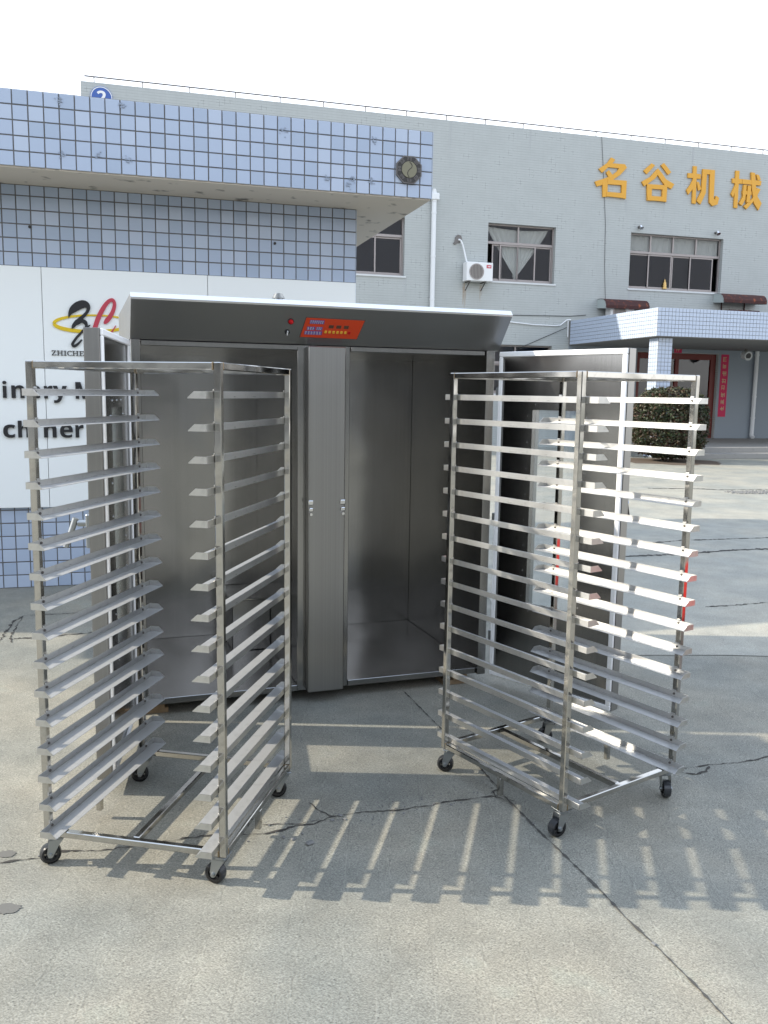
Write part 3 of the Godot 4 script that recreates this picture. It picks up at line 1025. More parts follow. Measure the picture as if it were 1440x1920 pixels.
func build_porch() -> void:
	var o := thing("porch", "entrance porch with a deep white tiled roof edge on a square tiled column", "porch", bp(15.02, 0, FN), YB)
	var w := 18.9
	var dn := 5.06
	var s := mb()
	bx(s, Vector3(0, 3.372, 0.004), Vector3(w, 4.14, dn))
	var slab := obj("roof_slab", s, mat.grout, o)
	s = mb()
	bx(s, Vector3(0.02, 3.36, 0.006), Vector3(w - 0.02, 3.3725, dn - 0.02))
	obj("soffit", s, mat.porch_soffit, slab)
	s = mb()
	var p := 0.1105
	for r in 7:
		for c in int(w / p):
			cbox(s, Vector3((c + 0.5) * p, 4.15 - (r + 0.5) * p, dn + 0.002), Vector3(0.0985, 0.0985, 0.008))
		for c in 45:
			cbox(s, Vector3(-0.002, 4.15 - (r + 0.5) * p, dn - (c + 0.5) * p), Vector3(0.008, 0.0985, 0.0985))
	var f := obj("fascia_tiles", s, mat.tile_b, slab)
	f.set_meta("kind", "stuff")
	var c0 := 0.19
	var n0 := 4.42
	s = mb()
	bx(s, Vector3(c0, 0.0, n0), Vector3(c0 + 0.445, 3.36, n0 + 0.445))
	var col := obj("column", s, mat.grout, o)
	s = mb()
	for r in 30:
		for c in 4:
			var y := 0.03 + (r + 0.5) * p
			cbox(s, Vector3(c0 + (c + 0.5) * p + 0.0015, y, n0 + 0.447), Vector3(0.0985, 0.0985, 0.008))
			cbox(s, Vector3(c0 - 0.002, y, n0 + (c + 0.5) * p + 0.0015), Vector3(0.008, 0.0985, 0.0985))
			cbox(s, Vector3(c0 + 0.447, y, n0 + (c + 0.5) * p + 0.0015), Vector3(0.008, 0.0985, 0.0985))
	f = obj("column_tiles", s, mat.tile_b, col)
	f.set_meta("kind", "stuff")
	# blue-grey facing sheet over the wall tiles under the porch
	s = mb()
	for q in [[0.0, 2.58, 0.0, 3.358], [5.83, w, 0.302, 3.358], [2.58, 5.83, 3.24, 3.358]]:
		bx(s, Vector3(q[0], q[2], 0.002), Vector3(q[1], q[3], 0.012))
	obj("wall_facing", s, mat.porch_grey, o)
	# terrace and step
	s = mb()
	var xf := Transform3D(Basis(Vector3.UP, YB), bp(15.02, 0, FN))
	bx(s, Vector3(1.05, 0.0, 0.014), Vector3(w, 0.30, 4.95), 0.01, xf)
	bx(s, Vector3(1.05, 0.0, 4.952), Vector3(w, 0.15, 5.35), 0.01, xf)
	structure("porch_steps", s, mat.step_concrete)

# gold wall characters: polygons round each character's own centre
const CHARACTERS := {
	"ming": [16.27, 8.74, [
	  [-0.03, 0.64, 0.11, 0.59, 0.08, 0.52, -0.33, 0.14, -0.46, 0.25, -0.16, 0.46],
	  [-0.10, 0.46, 0.48, 0.47, 0.56, 0.37, 0.33, 0.13, 0.08, -0.04, -0.17, -0.19, -0.50, -0.30, -0.58, -0.15, -0.22, -0.02, 0.02, 0.09, 0.20, 0.22, 0.27, 0.33, -0.20, 0.33],
	  [-0.19, 0.16, -0.09, 0.24, 0.07, 0.07, -0.04, -0.04],
	  [-0.31, -0.15, -0.13, -0.09, -0.10, -0.59, -0.27, -0.61],
	  [-0.13, -0.05, 0.57, -0.04, 0.57, -0.19, -0.12, -0.20],
	  [0.39, -0.06, 0.57, -0.04, 0.57, -0.61, 0.41, -0.59],
	  [-0.15, -0.44, 0.47, -0.44, 0.46, -0.59, -0.15, -0.58],
	]],
	"gu": [18.0, 8.73, [
	  [-0.26, 0.59, -0.13, 0.54, -0.42, 0.24, -0.55, 0.34],
	  [0.09, 0.56, 0.20, 0.64, 0.49, 0.37, 0.38, 0.28],
	  [-0.02, 0.45, 0.07, 0.36, -0.11, 0.12, -0.50, -0.15, -0.60, -0.01, -0.28, 0.17, -0.11, 0.36],
	  [-0.02, 0.45, 0.13, 0.32, 0.31, 0.13, 0.63, -0.00, 0.53, -0.16, 0.28, -0.07, 0.05, 0.17, -0.08, 0.33],
	  [-0.40, -0.07, -0.21, -0.09, -0.20, -0.59, -0.36, -0.59],
	  [-0.40, -0.07, 0.36, -0.06, 0.36, -0.20, -0.39, -0.21],
	  [0.18, -0.08, 0.36, -0.06, 0.36, -0.59, 0.20, -0.58],
	  [-0.37, -0.44, 0.35, -0.43, 0.35, -0.58, -0.36, -0.58],
	]],
	"ji": [19.73, 8.75, [
	  [-0.60, 0.38, -0.10, 0.38, -0.10, 0.23, -0.59, 0.23],
	  [-0.41, 0.62, -0.27, 0.62, -0.23, -0.58, -0.37, -0.58],
	  [-0.39, 0.21, -0.32, -0.04, -0.54, -0.31, -0.62, -0.17, -0.47, 0.03],
	  [-0.25, 0.13, -0.16, 0.12, -0.05, -0.10, -0.16, -0.16],
	  [-0.04, 0.55, 0.13, 0.55, 0.13, -0.21, -0.05, -0.59, -0.21, -0.49, -0.05, -0.18],
	  [-0.04, 0.55, 0.43, 0.55, 0.43, 0.40, -0.03, 0.40],
	  [0.24, 0.54, 0.43, 0.55, 0.45, -0.39, 0.28, -0.40],
	  [0.28, -0.34, 0.45, -0.37, 0.50, -0.41, 0.53, -0.27, 0.66, -0.33, 0.61, -0.55, 0.42, -0.61, 0.29, -0.51],
	]],
	"xie": [21.47, 8.75, [
	  [-0.60, 0.35, -0.20, 0.35, -0.20, 0.20, -0.58, 0.20],
	  [-0.48, 0.61, -0.33, 0.61, -0.32, -0.61, -0.46, -0.60],
	  [-0.44, 0.20, -0.42, 0.04, -0.52, -0.27, -0.61, -0.16, -0.52, 0.03],
	  [-0.20, 0.35, 0.57, 0.35, 0.56, 0.20, -0.19, 0.20],
	  [0.13, 0.60, 0.29, 0.59, 0.36, 0.18, 0.46, -0.18, 0.64, -0.38, 0.53, -0.62, 0.33, -0.40, 0.22, 0.01],
	  [0.34, 0.55, 0.46, 0.53, 0.54, 0.38, 0.42, 0.35],
	  [0.41, 0.11, 0.55, 0.07, 0.37, -0.27, 0.04, -0.62, -0.08, -0.53, 0.26, -0.24],
	  [-0.17, -0.02, 0.19, -0.03, 0.20, -0.14, -0.16, -0.14],
	  [-0.14, 0.17, -0.02, 0.17, -0.04, -0.30, -0.16, -0.52, -0.28, -0.45, -0.15, -0.23],
	  [0.03, 0.16, 0.16, 0.16, 0.15, -0.39, 0.01, -0.40],
	]],
}

func build_wall_fittings() -> void:
	var info := {
		"ming": "leftmost of the four gold characters high on the factory wall",
		"gu": "second of the four gold characters, two slanting dots above a roof and a box",
		"ji": "third of the four gold characters, a tree stroke beside a tall hooked arch",
		"xie": "rightmost and densest of the four gold characters high on the factory wall"}
	for k in CHARACTERS:
		var d: Array = CHARACTERS[k]
		var s := mb()
		var i := 0
		for poly in d[2]:
			prism(s, v2(poly), 0.0, 0.05 + 0.003 * i)
			i += 1
		var o := obj("wall_character", s, mat.sign_gold)
		o.position = bp(d[0], d[1], FN + 0.002)
		o.rotation.y = YB
		tag(o, info[k], "sign character", "gold characters on the factory wall")
	# round number sign
	var t := thing("number_sign", "round blue number sign with a white figure two at the factory roof corner", "sign", bp(0.535, 9.61, FN + 0.002), YB)
	var s := mb()
	cyl(s, Vector3.ZERO, Vector3(0, 0, 0.03), 0.295, 0.295, 36)
	obj("disc", s, mat.sign_blue, t)
	s = mb()
	ring(s, Vector3(0, 0, 0.031), Vector3(0, 0, 1), 0.262, 0.283, 0.004, 36)
	obj("ring", s, mat.white_paint, t)
	fit_text("figure", "2", ["Droid Sans"], 700, Rect2(-0.12, -0.17, 0.24, 0.35), 0.0305, 0.006, mat.white_paint, t)
	# air conditioner beside the curtained window
	air_con(bp(11.21, 5.22, FN + 0.05), "white outdoor air conditioner unit on brackets beside the curtained window", true)
	air_con(bp(16.25, 4.16, FN + 0.12), "white outdoor air conditioner unit standing on the porch roof under a rusty hood", false)
	# its pipe hole
	t = thing("pipe_hole", "broken hole in the tiles with a white pipe bending down to the air conditioner", "pipe", bp(11.05, 6.47, FN + 0.001), YB)
	s = mb()
	prism(s, v2([-0.17, -0.11, -0.12, -0.03, -0.1, 0.1, -0.02, 0.17, 0.08, 0.15, 0.12, 0.03, 0.06, -0.06, -0.02, -0.08, -0.1, -0.13]), 0.0, 0.035)
	obj("mortar", s, mat.bronze_grey, t)
	s = mb()
	tube(s, [Vector3(0.0, 0.02, 0.03), Vector3(0.05, 0.0, 0.08), Vector3(0.12, -0.15, 0.10), Vector3(0.18, -0.38, 0.12), Vector3(0.22, -0.6, 0.16), Vector3(0.25, -0.69, 0.18)], 0.028, 8)
	obj("pipe", s, mat.pvc_white, t)
	# awnings over the units on the porch roof
	awning(bp(16.0, 4.56, FN + 0.003), 1.62, "dark rusty curved sheet hood above the air conditioner on the porch roof")
	awning(bp(20.45, 4.93, FN + 0.003), 1.75, "bright rusty curved sheet hood right of the wide window, over an empty bracket")
	t = thing("rusty_bracket", "rusty empty bracket frame under the brighter rusty hood", "bracket", bp(20.75, 4.65, FN + 0.003), YB)
	s = mb()
	bx(s, Vector3(0, 0, 0), Vector3(1.2, 0.05, 0.55), 0.005)
	obj("shelf", s, mat.rusty_sheet, t)
	for x in [0.02, 0.95]:
		s = mb()
		bx(s, Vector3(x, 0.052, 0.02), Vector3(x + 0.03, 0.62, 0.05))
		obj("upright", s, mat.rusty_sheet, t)
	# lamps above the wide window
	var names := ["small round wall lamp above the wide window, nearer the curtained window", "small round wall lamp above the wide window, nearer the roof corner with the rusty hood"]
	for k in 2:
		t = thing("wall_lamp", names[k], "wall lamp", bp([17.42, 20.39][k], 7.28, FN + 0.001), YB, "lamps above the wide window")
		s = mb()
		cyl(s, Vector3(0, 0, 0), Vector3(0, 0.0, 0.03), 0.05, 0.05, 12)
		cyl(s, Vector3(0, 0, 0.03), Vector3(0, -0.02, 0.12), 0.02, 0.02, 10)
		obj("arm", s, mat.bolt_steel, t)
		s = mb()
		cyl(s, Vector3(0, 0.03, 0.10), Vector3(0, -0.06, 0.17), 0.035, 0.07, 14)
		obj("shade", s, mat.chrome, t)
	# curtain gathered to a knot
	s = mb()
	var cols := 60
	var rows := 14
	var P := func(i: int, j: int) -> Vector3:
		var u := i / float(cols)
		var v := j / float(rows)
		var half := lerpf(1.08, 0.08, pow(v, 1.1))
		var y := 7.0 - 1.45 * v - 0.06 * sin(u * PI) * (1.0 - v)
		return Vector3(13.16 + (u * 2.0 - 1.0) * half - 0.03 * v, y, -0.228 + 0.014 * sin(u * 62.0) * (1.0 - 0.6 * v))
	for i in cols:
		for j in rows:
			quad(s, P.call(i, j), P.call(i + 1, j), P.call(i + 1, j + 1), P.call(i, j + 1), Vector3(0, 0, 1))
	for k in 8:
		var a := TAU * k / 8
		cyl(s, Vector3(13.13 + cos(a) * 0.05, 5.58, -0.27 + sin(a) * 0.05), Vector3(13.13 + cos(a) * 0.03, 5.42, -0.27 + sin(a) * 0.03), 0.04, 0.03, 8)
	var cur := obj("curtain", s, mat.curtain)
	cur.position = bp(0, 0, FN)
	cur.rotation.y = YB
	tag(cur, "white net curtain gathered to a point behind the upstairs window", "curtain")
	# blinds behind the upper lights of the wide window
	var which := ["first", "second", "third", "last"]
	var ux := [17.19, 18.0, 18.87, 19.77, 20.67]
	for k in 4:
		s = mb()
		for j in 12:
			var a := lerpf(ux[k] + 0.01, ux[k + 1] - 0.01, j / 12.0)
			var b := lerpf(ux[k] + 0.01, ux[k + 1] - 0.01, (j + 1) / 12.0)
			var za := -0.24 + 0.008 * sin(j * 1.9 + k)
			var zb := -0.24 + 0.008 * sin((j + 1) * 1.9 + k)
			quad(s, Vector3(a, 6.46, za), Vector3(b, 6.46, zb), Vector3(b, 7.07, zb), Vector3(a, 7.07, za), Vector3(0, 0, 1))
		var bl := obj("window_blind", s, mat.curtain)
		bl.position = bp(0, 0, FN)
		bl.rotation.y = YB
		tag(bl, "pale blind behind the %s upper light of the wide window, counted from the curtained window" % which[k], "blind", "blinds in the wide window")
	# little gold ornament on the window ledge
	s = mb()
	var prof := [[0.08, 0.0], [0.085, 0.04], [0.05, 0.06], [0.07, 0.12], [0.045, 0.16], [0.065, 0.19], [0.03, 0.23], [0.025, 0.27], [0.005, 0.33]]
	for k in prof.size() - 1:
		cyl(s, Vector3(0, prof[k][1], 0), Vector3(0, prof[k + 1][1], 0), prof[k][0], prof[k + 1][0], 14)
	var orn := obj("ornament", s, mat.gold_paint)
	orn.position = bp(18.59, 5.352, FN - 0.115)
	orn.rotation.y = YB
	tag(orn, "small gold pagoda shaped ornament standing in the wide window", "ornament")
	# couplet and notice at the door
	t = thing("door_couplet", "long red paper couplet with gold characters on the wall beside the entrance", "banner", bp(20.935, 1.06, FN + 0.013), YB)
	s = mb()
	bx(s, Vector3(0, 0, 0), Vector3(0.31, 2.16, 0.006))
	obj("paper", s, mat.red_paper, t)
	for k in 8:
		s = mb()
		var cy := 1.99 - k * 0.245
		for q in 6:
			var a := Vector3(0.155 + rng.randf_range(-0.07, 0.07), cy + rng.randf_range(-0.08, 0.08), 0.0)
			if q % 2 == 0:
				bx(s, Vector3(0.08, a.y - 0.011, 0.006), Vector3(0.08 + rng.randf_range(0.09, 0.15), a.y + 0.011, 0.0085 + 0.0005 * q))
			else:
				bx(s, Vector3(a.x - 0.011, cy - rng.randf_range(0.04, 0.09), 0.006), Vector3(a.x + 0.011, cy + rng.randf_range(0.03, 0.09), 0.0085 + 0.0005 * q))
		obj("character", s, mat.paper_gold, t)
	t = thing("door_notice", "small square red paper above the entrance door", "notice", bp(19.03, 3.2265, FN + 0.013), YB)
	s = mb()
	bx(s, Vector3(0, 0, 0), Vector3(0.30, 0.24, 0.006))
	obj("paper", s, mat.red_paper, t)
	s = mb()
	bx(s, Vector3(0.07, 0.05, 0.006), Vector3(0.10, 0.19, 0.009))
	bx(s, Vector3(0.15, 0.05, 0.006), Vector3(0.18, 0.19, 0.0092))
	bx(s, Vector3(0.1, 0.11, 0.006), Vector3(0.23, 0.135, 0.0096))
	obj("character", s, mat.paper_gold, t)
	t = thing("dome_lamp", "round grey dome lamp under the porch roof above the couplet", "lamp", bp(21.0, 3.358, FN + 1.2), YB)
	s = mb()
	cyl(s, Vector3(0, 0, 0), Vector3(0, -0.12, 0), 0.05, 0.05, 10)
	obj("stem", s, mat.bolt_steel, t)
	s = mb()
	cyl(s, Vector3(0, -0.2, -0.1), Vector3(0, -0.24, 0.14), 0.13, 0.15, 18)
	var hs := obj("housing", s, mat.sill_white, t)
	s = mb()
	cyl(s, Vector3(-0.01, -0.24, 0.138), Vector3(-0.01, -0.242, 0.146), 0.10, 0.10, 18)
	obj("lens", s, mat.black_plastic, hs)

func air_con(at: Vector3, label: String, brackets: bool) -> void:
	var t := thing("air_conditioner", label, "air conditioner", at, YB)
	var s := mb()
	bx(s, Vector3(0, 0, 0), Vector3(0.88, 0.57, 0.34), 0.015)
	var c := obj("casing", s, mat.white_paint, t)
	s = mb()
	cyl(s, Vector3(0.33, 0.28, 0.335), Vector3(0.33, 0.28, 0.345), 0.235, 0.235, 28)
	var fan := obj("fan_opening", s, mat.bolt_steel, t)
	s = mb()
	ring(s, Vector3(0.33, 0.28, 0.348), Vector3(0, 0, 1), 0.215, 0.245, 0.008, 28)
	for k in 9:
		var x := -0.19 + k * 0.0475
		var hh := sqrt(maxf(0.0, 0.225 * 0.225 - x * x))
		bx(s, Vector3(0.33 + x - 0.006, 0.28 - hh, 0.345), Vector3(0.33 + x + 0.006, 0.28 + hh, 0.353))
	obj("grille", s, mat.frame_alu, fan)
	s = mb()
	bx(s, Vector3(0.66, 0.40, 0.339), Vector3(0.82, 0.50, 0.3435))
	obj("badge", s, mat.logo_red, t)
	if brackets:
		s = mb()
		bx(s, Vector3(0.70, 0.43, 0.3437), Vector3(0.72, 0.47, 0.3445))
		bx(s, Vector3(0.735, 0.43, 0.3437), Vector3(0.755, 0.47, 0.3445))
		bx(s, Vector3(0.765, 0.43, 0.3437), Vector3(0.785, 0.48, 0.3445))
		obj("badge_print", s, mat.white_paint, t)
		for x in [0.1, 0.62]:
			s = mb()
			bx(s, Vector3(x, -0.035, -0.048), Vector3(x + 0.035, -0.002, 0.36))
			prism(s, v2([-0.045, -0.26, -0.02, -0.26, 0.33, -0.037, 0.28, -0.037]), x + 0.004, x + 0.03, Transform3D(Basis(Vector3(0, 0, 1), Vector3(0, 1, 0), Vector3(1, 0, 0)), Vector3.ZERO))
			obj("bracket", s, mat.bolt_steel, t)

func awning(at: Vector3, w: float, label: String) -> void:
	var t := thing("sheet_awning", label, "awning", at, YB)
	var prof := [[0.0, 0.33], [0.22, 0.33], [0.40, 0.30], [0.52, 0.22], [0.58, 0.10], [0.58, 0.0]]
	var s := mb()
	for k in prof.size() - 1:
		var a := Vector3(0, prof[k][1], prof[k][0])
		var b := Vector3(0, prof[k + 1][1], prof[k + 1][0])
		var wv := Vector3(w, 0, 0)
		var nrm := Vector3(0, b.z - a.z, a.y - b.y).normalized()
		quad(s, a, b, b + wv, a + wv, nrm)
		quad(s, a - nrm * 0.012, b - nrm * 0.012, b + wv - nrm * 0.012, a + wv - nrm * 0.012, -nrm)
	obj("hood_sheet", s, mat.rusty_sheet, t)
	var poly := PackedVector2Array([Vector2(0, 0.04)])
	for q in prof:
		poly.append(Vector2(q[0], q[1] - 0.013))
	for x in [0.004, w - 0.014]:
		s = mb()
		prism(s, poly, x, x + 0.01, Transform3D(Basis(Vector3(0, 0, 1), Vector3(0, 1, 0), Vector3(1, 0, 0)), Vector3.ZERO))
		obj("end_plate", s, mat.awning_end, t)

# unseen hall assumed behind the viewer, added for the steel sheets to mirror
func build_workshop() -> void:
	var o := thing("workshop", "long grey two storey workshop assumed unseen across the yard, mirrored dimly in the steel cabinet", "building", Vector3(0, 0, 22.0), 0.1)
	var holes := []
	for k in 12:
		for y in [1.2, 5.2]:
			holes.append([-33.0 + k * 5.6, y, -30.2 + k * 5.6, y + 1.9])
	var s := mb()
	var back := Transform3D(Basis(Vector3.UP, PI), Vector3.ZERO)
	holed_wall(s, -36, 0, 36, 8.6, 0, holes, 0.24)
	for x in [-36.0, 36.0]:
		quad(s, Vector3(x, 0, 0), Vector3(x, 8.6, 0), Vector3(x, 8.6, -12), Vector3(x, 0, -12), Vector3(signf(x), 0, 0))
	quad(s, Vector3(-36, 0, -12), Vector3(36, 0, -12), Vector3(36, 8.6, -12), Vector3(-36, 8.6, -12), Vector3.FORWARD)
	var w := obj("wall", s, mat.workshop_wall, o)
	w.transform = back
	s = mb()
	bx(s, Vector3(-36.2, 8.6, -0.4), Vector3(36.2, 8.8, 12.2))
	obj("roof", s, mat.step_concrete, o)
	for h in holes:
		s = mb()
		bx(s, Vector3(-h[2], h[1], 0.12), Vector3(-h[0], h[3], 0.126))
		obj("pane", s, mat.window_glass, w).transform = back.affine_inverse()

# ------------------------------------------------------------------ proofing cabinet
const SIDEWAYS := Basis(Vector3(0, 0, 1), Vector3(0, 1, 0), Vector3(1, 0, 0))

func build_cabinet() -> void:
	var o := thing("proofing_cabinet", "wide stainless steel proofing cabinet with both doors open and a red control panel", "cabinet", CAB, CAB_YAW)
	var st: Material = mat.cabinet_steel
	var s := mb()
	bx(s, Vector3(-0.048, 0.062, -1.2), Vector3(-0.002, 1.956, 0.03), 0.002)
	obj("side_panel", s, st, o)
	s = mb()
	bx(s, Vector3(1.888, 0.062, -1.2), Vector3(1.938, 1.956, 0.03), 0.002)
	obj("side_panel", s, st, o)
	s = mb()
	bx(s, Vector3(0.0, 0.062, -1.2), Vector3(1.886, 1.956, -1.14))
	obj("back_panel", s, mat.interior_steel, o)
	s = mb()
	bx(s, Vector3(0.80, 0.0625, -1.138), Vector3(1.09, 1.955, 0.0), 0.002)
	obj("partition", s, mat.interior_steel, o)
	s = mb()
	bx(s, Vector3(0.846, 0.066, 0.001), Vector3(1.049, 1.948, 0.06), 0.004)
	var post := obj("center_post", s, mat.post_steel, o)
	for x in [0.858, 1.036]:
		s = mb()
		bx(s, Vector3(x - 0.011, 1.075, 0.0605), Vector3(x + 0.011, 1.095, 0.078), 0.003)
		bx(s, Vector3(x - 0.014, 1.110, 0.0605), Vector3(x + 0.014, 1.135, 0.072), 0.003)
		cyl(s, Vector3(x, 1.06, 0.0605), Vector3(x, 1.06, 0.075), 0.008, 0.008, 10)
		obj("latch", s, mat.chrome, post)
	for q in [[0.001, 0.799], [1.091, 1.885]]:
		s = mb()
		bx(s, Vector3(q[0], 0.0635, -1.137), Vector3(q[1], 0.097, 0.008), 0.002)
		obj("floor_panel", s, st, o)
		s = mb()
		bx(s, Vector3(q[0], 1.93, -1.137), Vector3(q[1], 1.954, -0.022))
		obj("ceiling_panel", s, mat.interior_steel, o)
		s = mb()
		bx(s, Vector3(q[0], 1.927, -0.020), Vector3(q[1], 1.953, 0.014), 0.003)
		obj("header", s, st, o)
	# humidifier tray box at the back of one chamber
	s = mb()
	bx(s, Vector3(0.56, 0.0985, -1.13), Vector3(0.7992, 0.42, -0.72), 0.004)
	var hb := obj("steam_box", s, st, o)
	s = mb()
	bx(s, Vector3(0.55, 0.4205, -1.13), Vector3(0.7992, 0.430, -0.71), 0.002)
	obj("lid", s, mat.tube_steel, hb)
	# hood
	s = mb()
	prism(s, PackedVector2Array([Vector2(-1.2, 1.958), Vector2(0.006, 1.958), Vector2(0.158, 2.136), Vector2(0.125, 2.166), Vector2(-1.2, 2.166)]), -0.049, 1.972, Transform3D(SIDEWAYS, Vector3.ZERO))
	var hood := obj("hood", s, mat.hood_steel, o)
	s = mb()
	prism(s, PackedVector2Array([Vector2(0.1585, 2.1365), Vector2(0.163, 2.146), Vector2(0.140, 2.169), Vector2(0.10, 2.1705), Vector2(0.10, 2.1665), Vector2(0.1255, 2.1665)]), -0.050, 1.973, Transform3D(SIDEWAYS, Vector3.ZERO))
	obj("hood_lip", s, mat.lip_steel, hood)
	var xf := Transform3D(Basis(Vector3(1, 0, 0), Vector3(0, 0.762, 0.647), Vector3(0, -0.647, 0.762)), Vector3(0, 1.958, 0.006))
	s = mb()
	prism(s, v2([0.800, 0.046, 1.117, 0.044, 1.138, 0.171, 0.815, 0.175]), 0.0005, 0.002, xf)
	var rim := obj("control_panel", s, mat.bolt_steel, o)
	s = mb()
	prism(s, v2([0.804, 0.050, 1.113, 0.048, 1.133, 0.167, 0.819, 0.171]), 0.0015, 0.0032, xf)
	obj("face_plate", s, mat.panel_red, rim)
	for q in [[0.842, 0.915, 0.138, 0.02, 7], [0.833, 0.873, 0.098, 0.018, 3], [0.882, 0.912, 0.098, 0.018, 3], [0.824, 0.914, 0.069, 0.02, 6]]:
		s = mb()
		bx(s, Vector3(q[0] - 0.002, q[2] - 0.002, 0.0032), Vector3(q[1] + 0.002, q[2] + q[3] + 0.001, 0.0037), 0.0, xf)
		obj("print_ground", s, mat.panel_blue, rim)
		s = mb()
		for k in q[4]:
			var cw: float = (q[1] - q[0]) / q[4]
			var x0: float = q[0] + k * cw
			for l in 3:
				bx(s, Vector3(x0 + 0.001, q[2] + 0.001 + l * q[3] * 0.34, 0.0037), Vector3(x0 + cw * rng.randf_range(0.5, 0.8), q[2] + 0.004 + l * q[3] * 0.34, 0.0040 + 0.0001 * l), 0.0, xf)
			bx(s, Vector3(x0 + cw * 0.35, q[2] + 0.0005, 0.0037), Vector3(x0 + cw * 0.35 + 0.002, q[2] + q[3] - 0.002, 0.0045), 0.0, xf)
		obj("print", s, mat.panel_white, rim)
	for k in 3:
		s = mb()
		bx(s, Vector3(0.946 + k * 0.041, 0.112, 0.0032), Vector3(0.972 + k * 0.041, 0.132, 0.0045), 0.0004, xf)
		obj("display", s, mat.panel_display, rim)
	for k in 7:
		s = mb()
		bx(s, Vector3(0.928 + k * 0.0215, 0.080, 0.0032), Vector3(0.941 + k * 0.0215, 0.096, 0.0062), 0.001, xf)
		obj("button", s, mat.panel_yellow if k < 6 else mat.lamp_red, rim)
	s = mb()
	cyl(s, xf * Vector3(0.74, 0.145, 0.0005), xf * Vector3(0.74, 0.145, 0.006), 0.017, 0.016, 20)
	var lampb := obj("indicator_lamp", s, mat.black_plastic, o)
	s = mb()
	cyl(s, xf * Vector3(0.74, 0.145, 0.006), xf * Vector3(0.74, 0.145, 0.014), 0.0135, 0.013, 20, false)
	cyl(s, xf * Vector3(0.74, 0.145, 0.014), xf * Vector3(0.74, 0.145, 0.020), 0.013, 0.006, 20)
	obj("lens", s, mat.lamp_red, lampb)
	s = mb()
	cyl(s, xf * Vector3(0.731, 0.078, 0.0005), xf * Vector3(0.731, 0.078, 0.008), 0.014, 0.013, 20)
	var sw := obj("selector_switch", s, mat.black_plastic, o)
	s = mb()
	bx(s, Vector3(0.7285, 0.066, 0.008), Vector3(0.7335, 0.091, 0.018), 0.001, xf)
	obj("pointer", s, mat.white_paint, sw)
	# small vent knob on the roof
	s = mb()
	cyl(s, Vector3(0.72, 2.166, -0.1), Vector3(0.72, 2.20, -0.1), 0.022, 0.022, 14)
	cyl(s, Vector3(0.72, 2.20, -0.1), Vector3(0.72, 2.225, -0.1), 0.034, 0.02, 14)
	obj("roof_vent", s, mat.zinc, o)
	cabinet_door(o, Vector3(-0.06, 0, 0.02), -deg_to_rad(180.0 - 79.84), -1.0)
	cabinet_door(o, Vector3(1.946, 0, 0.02), -deg_to_rad(65.75), 1.0)

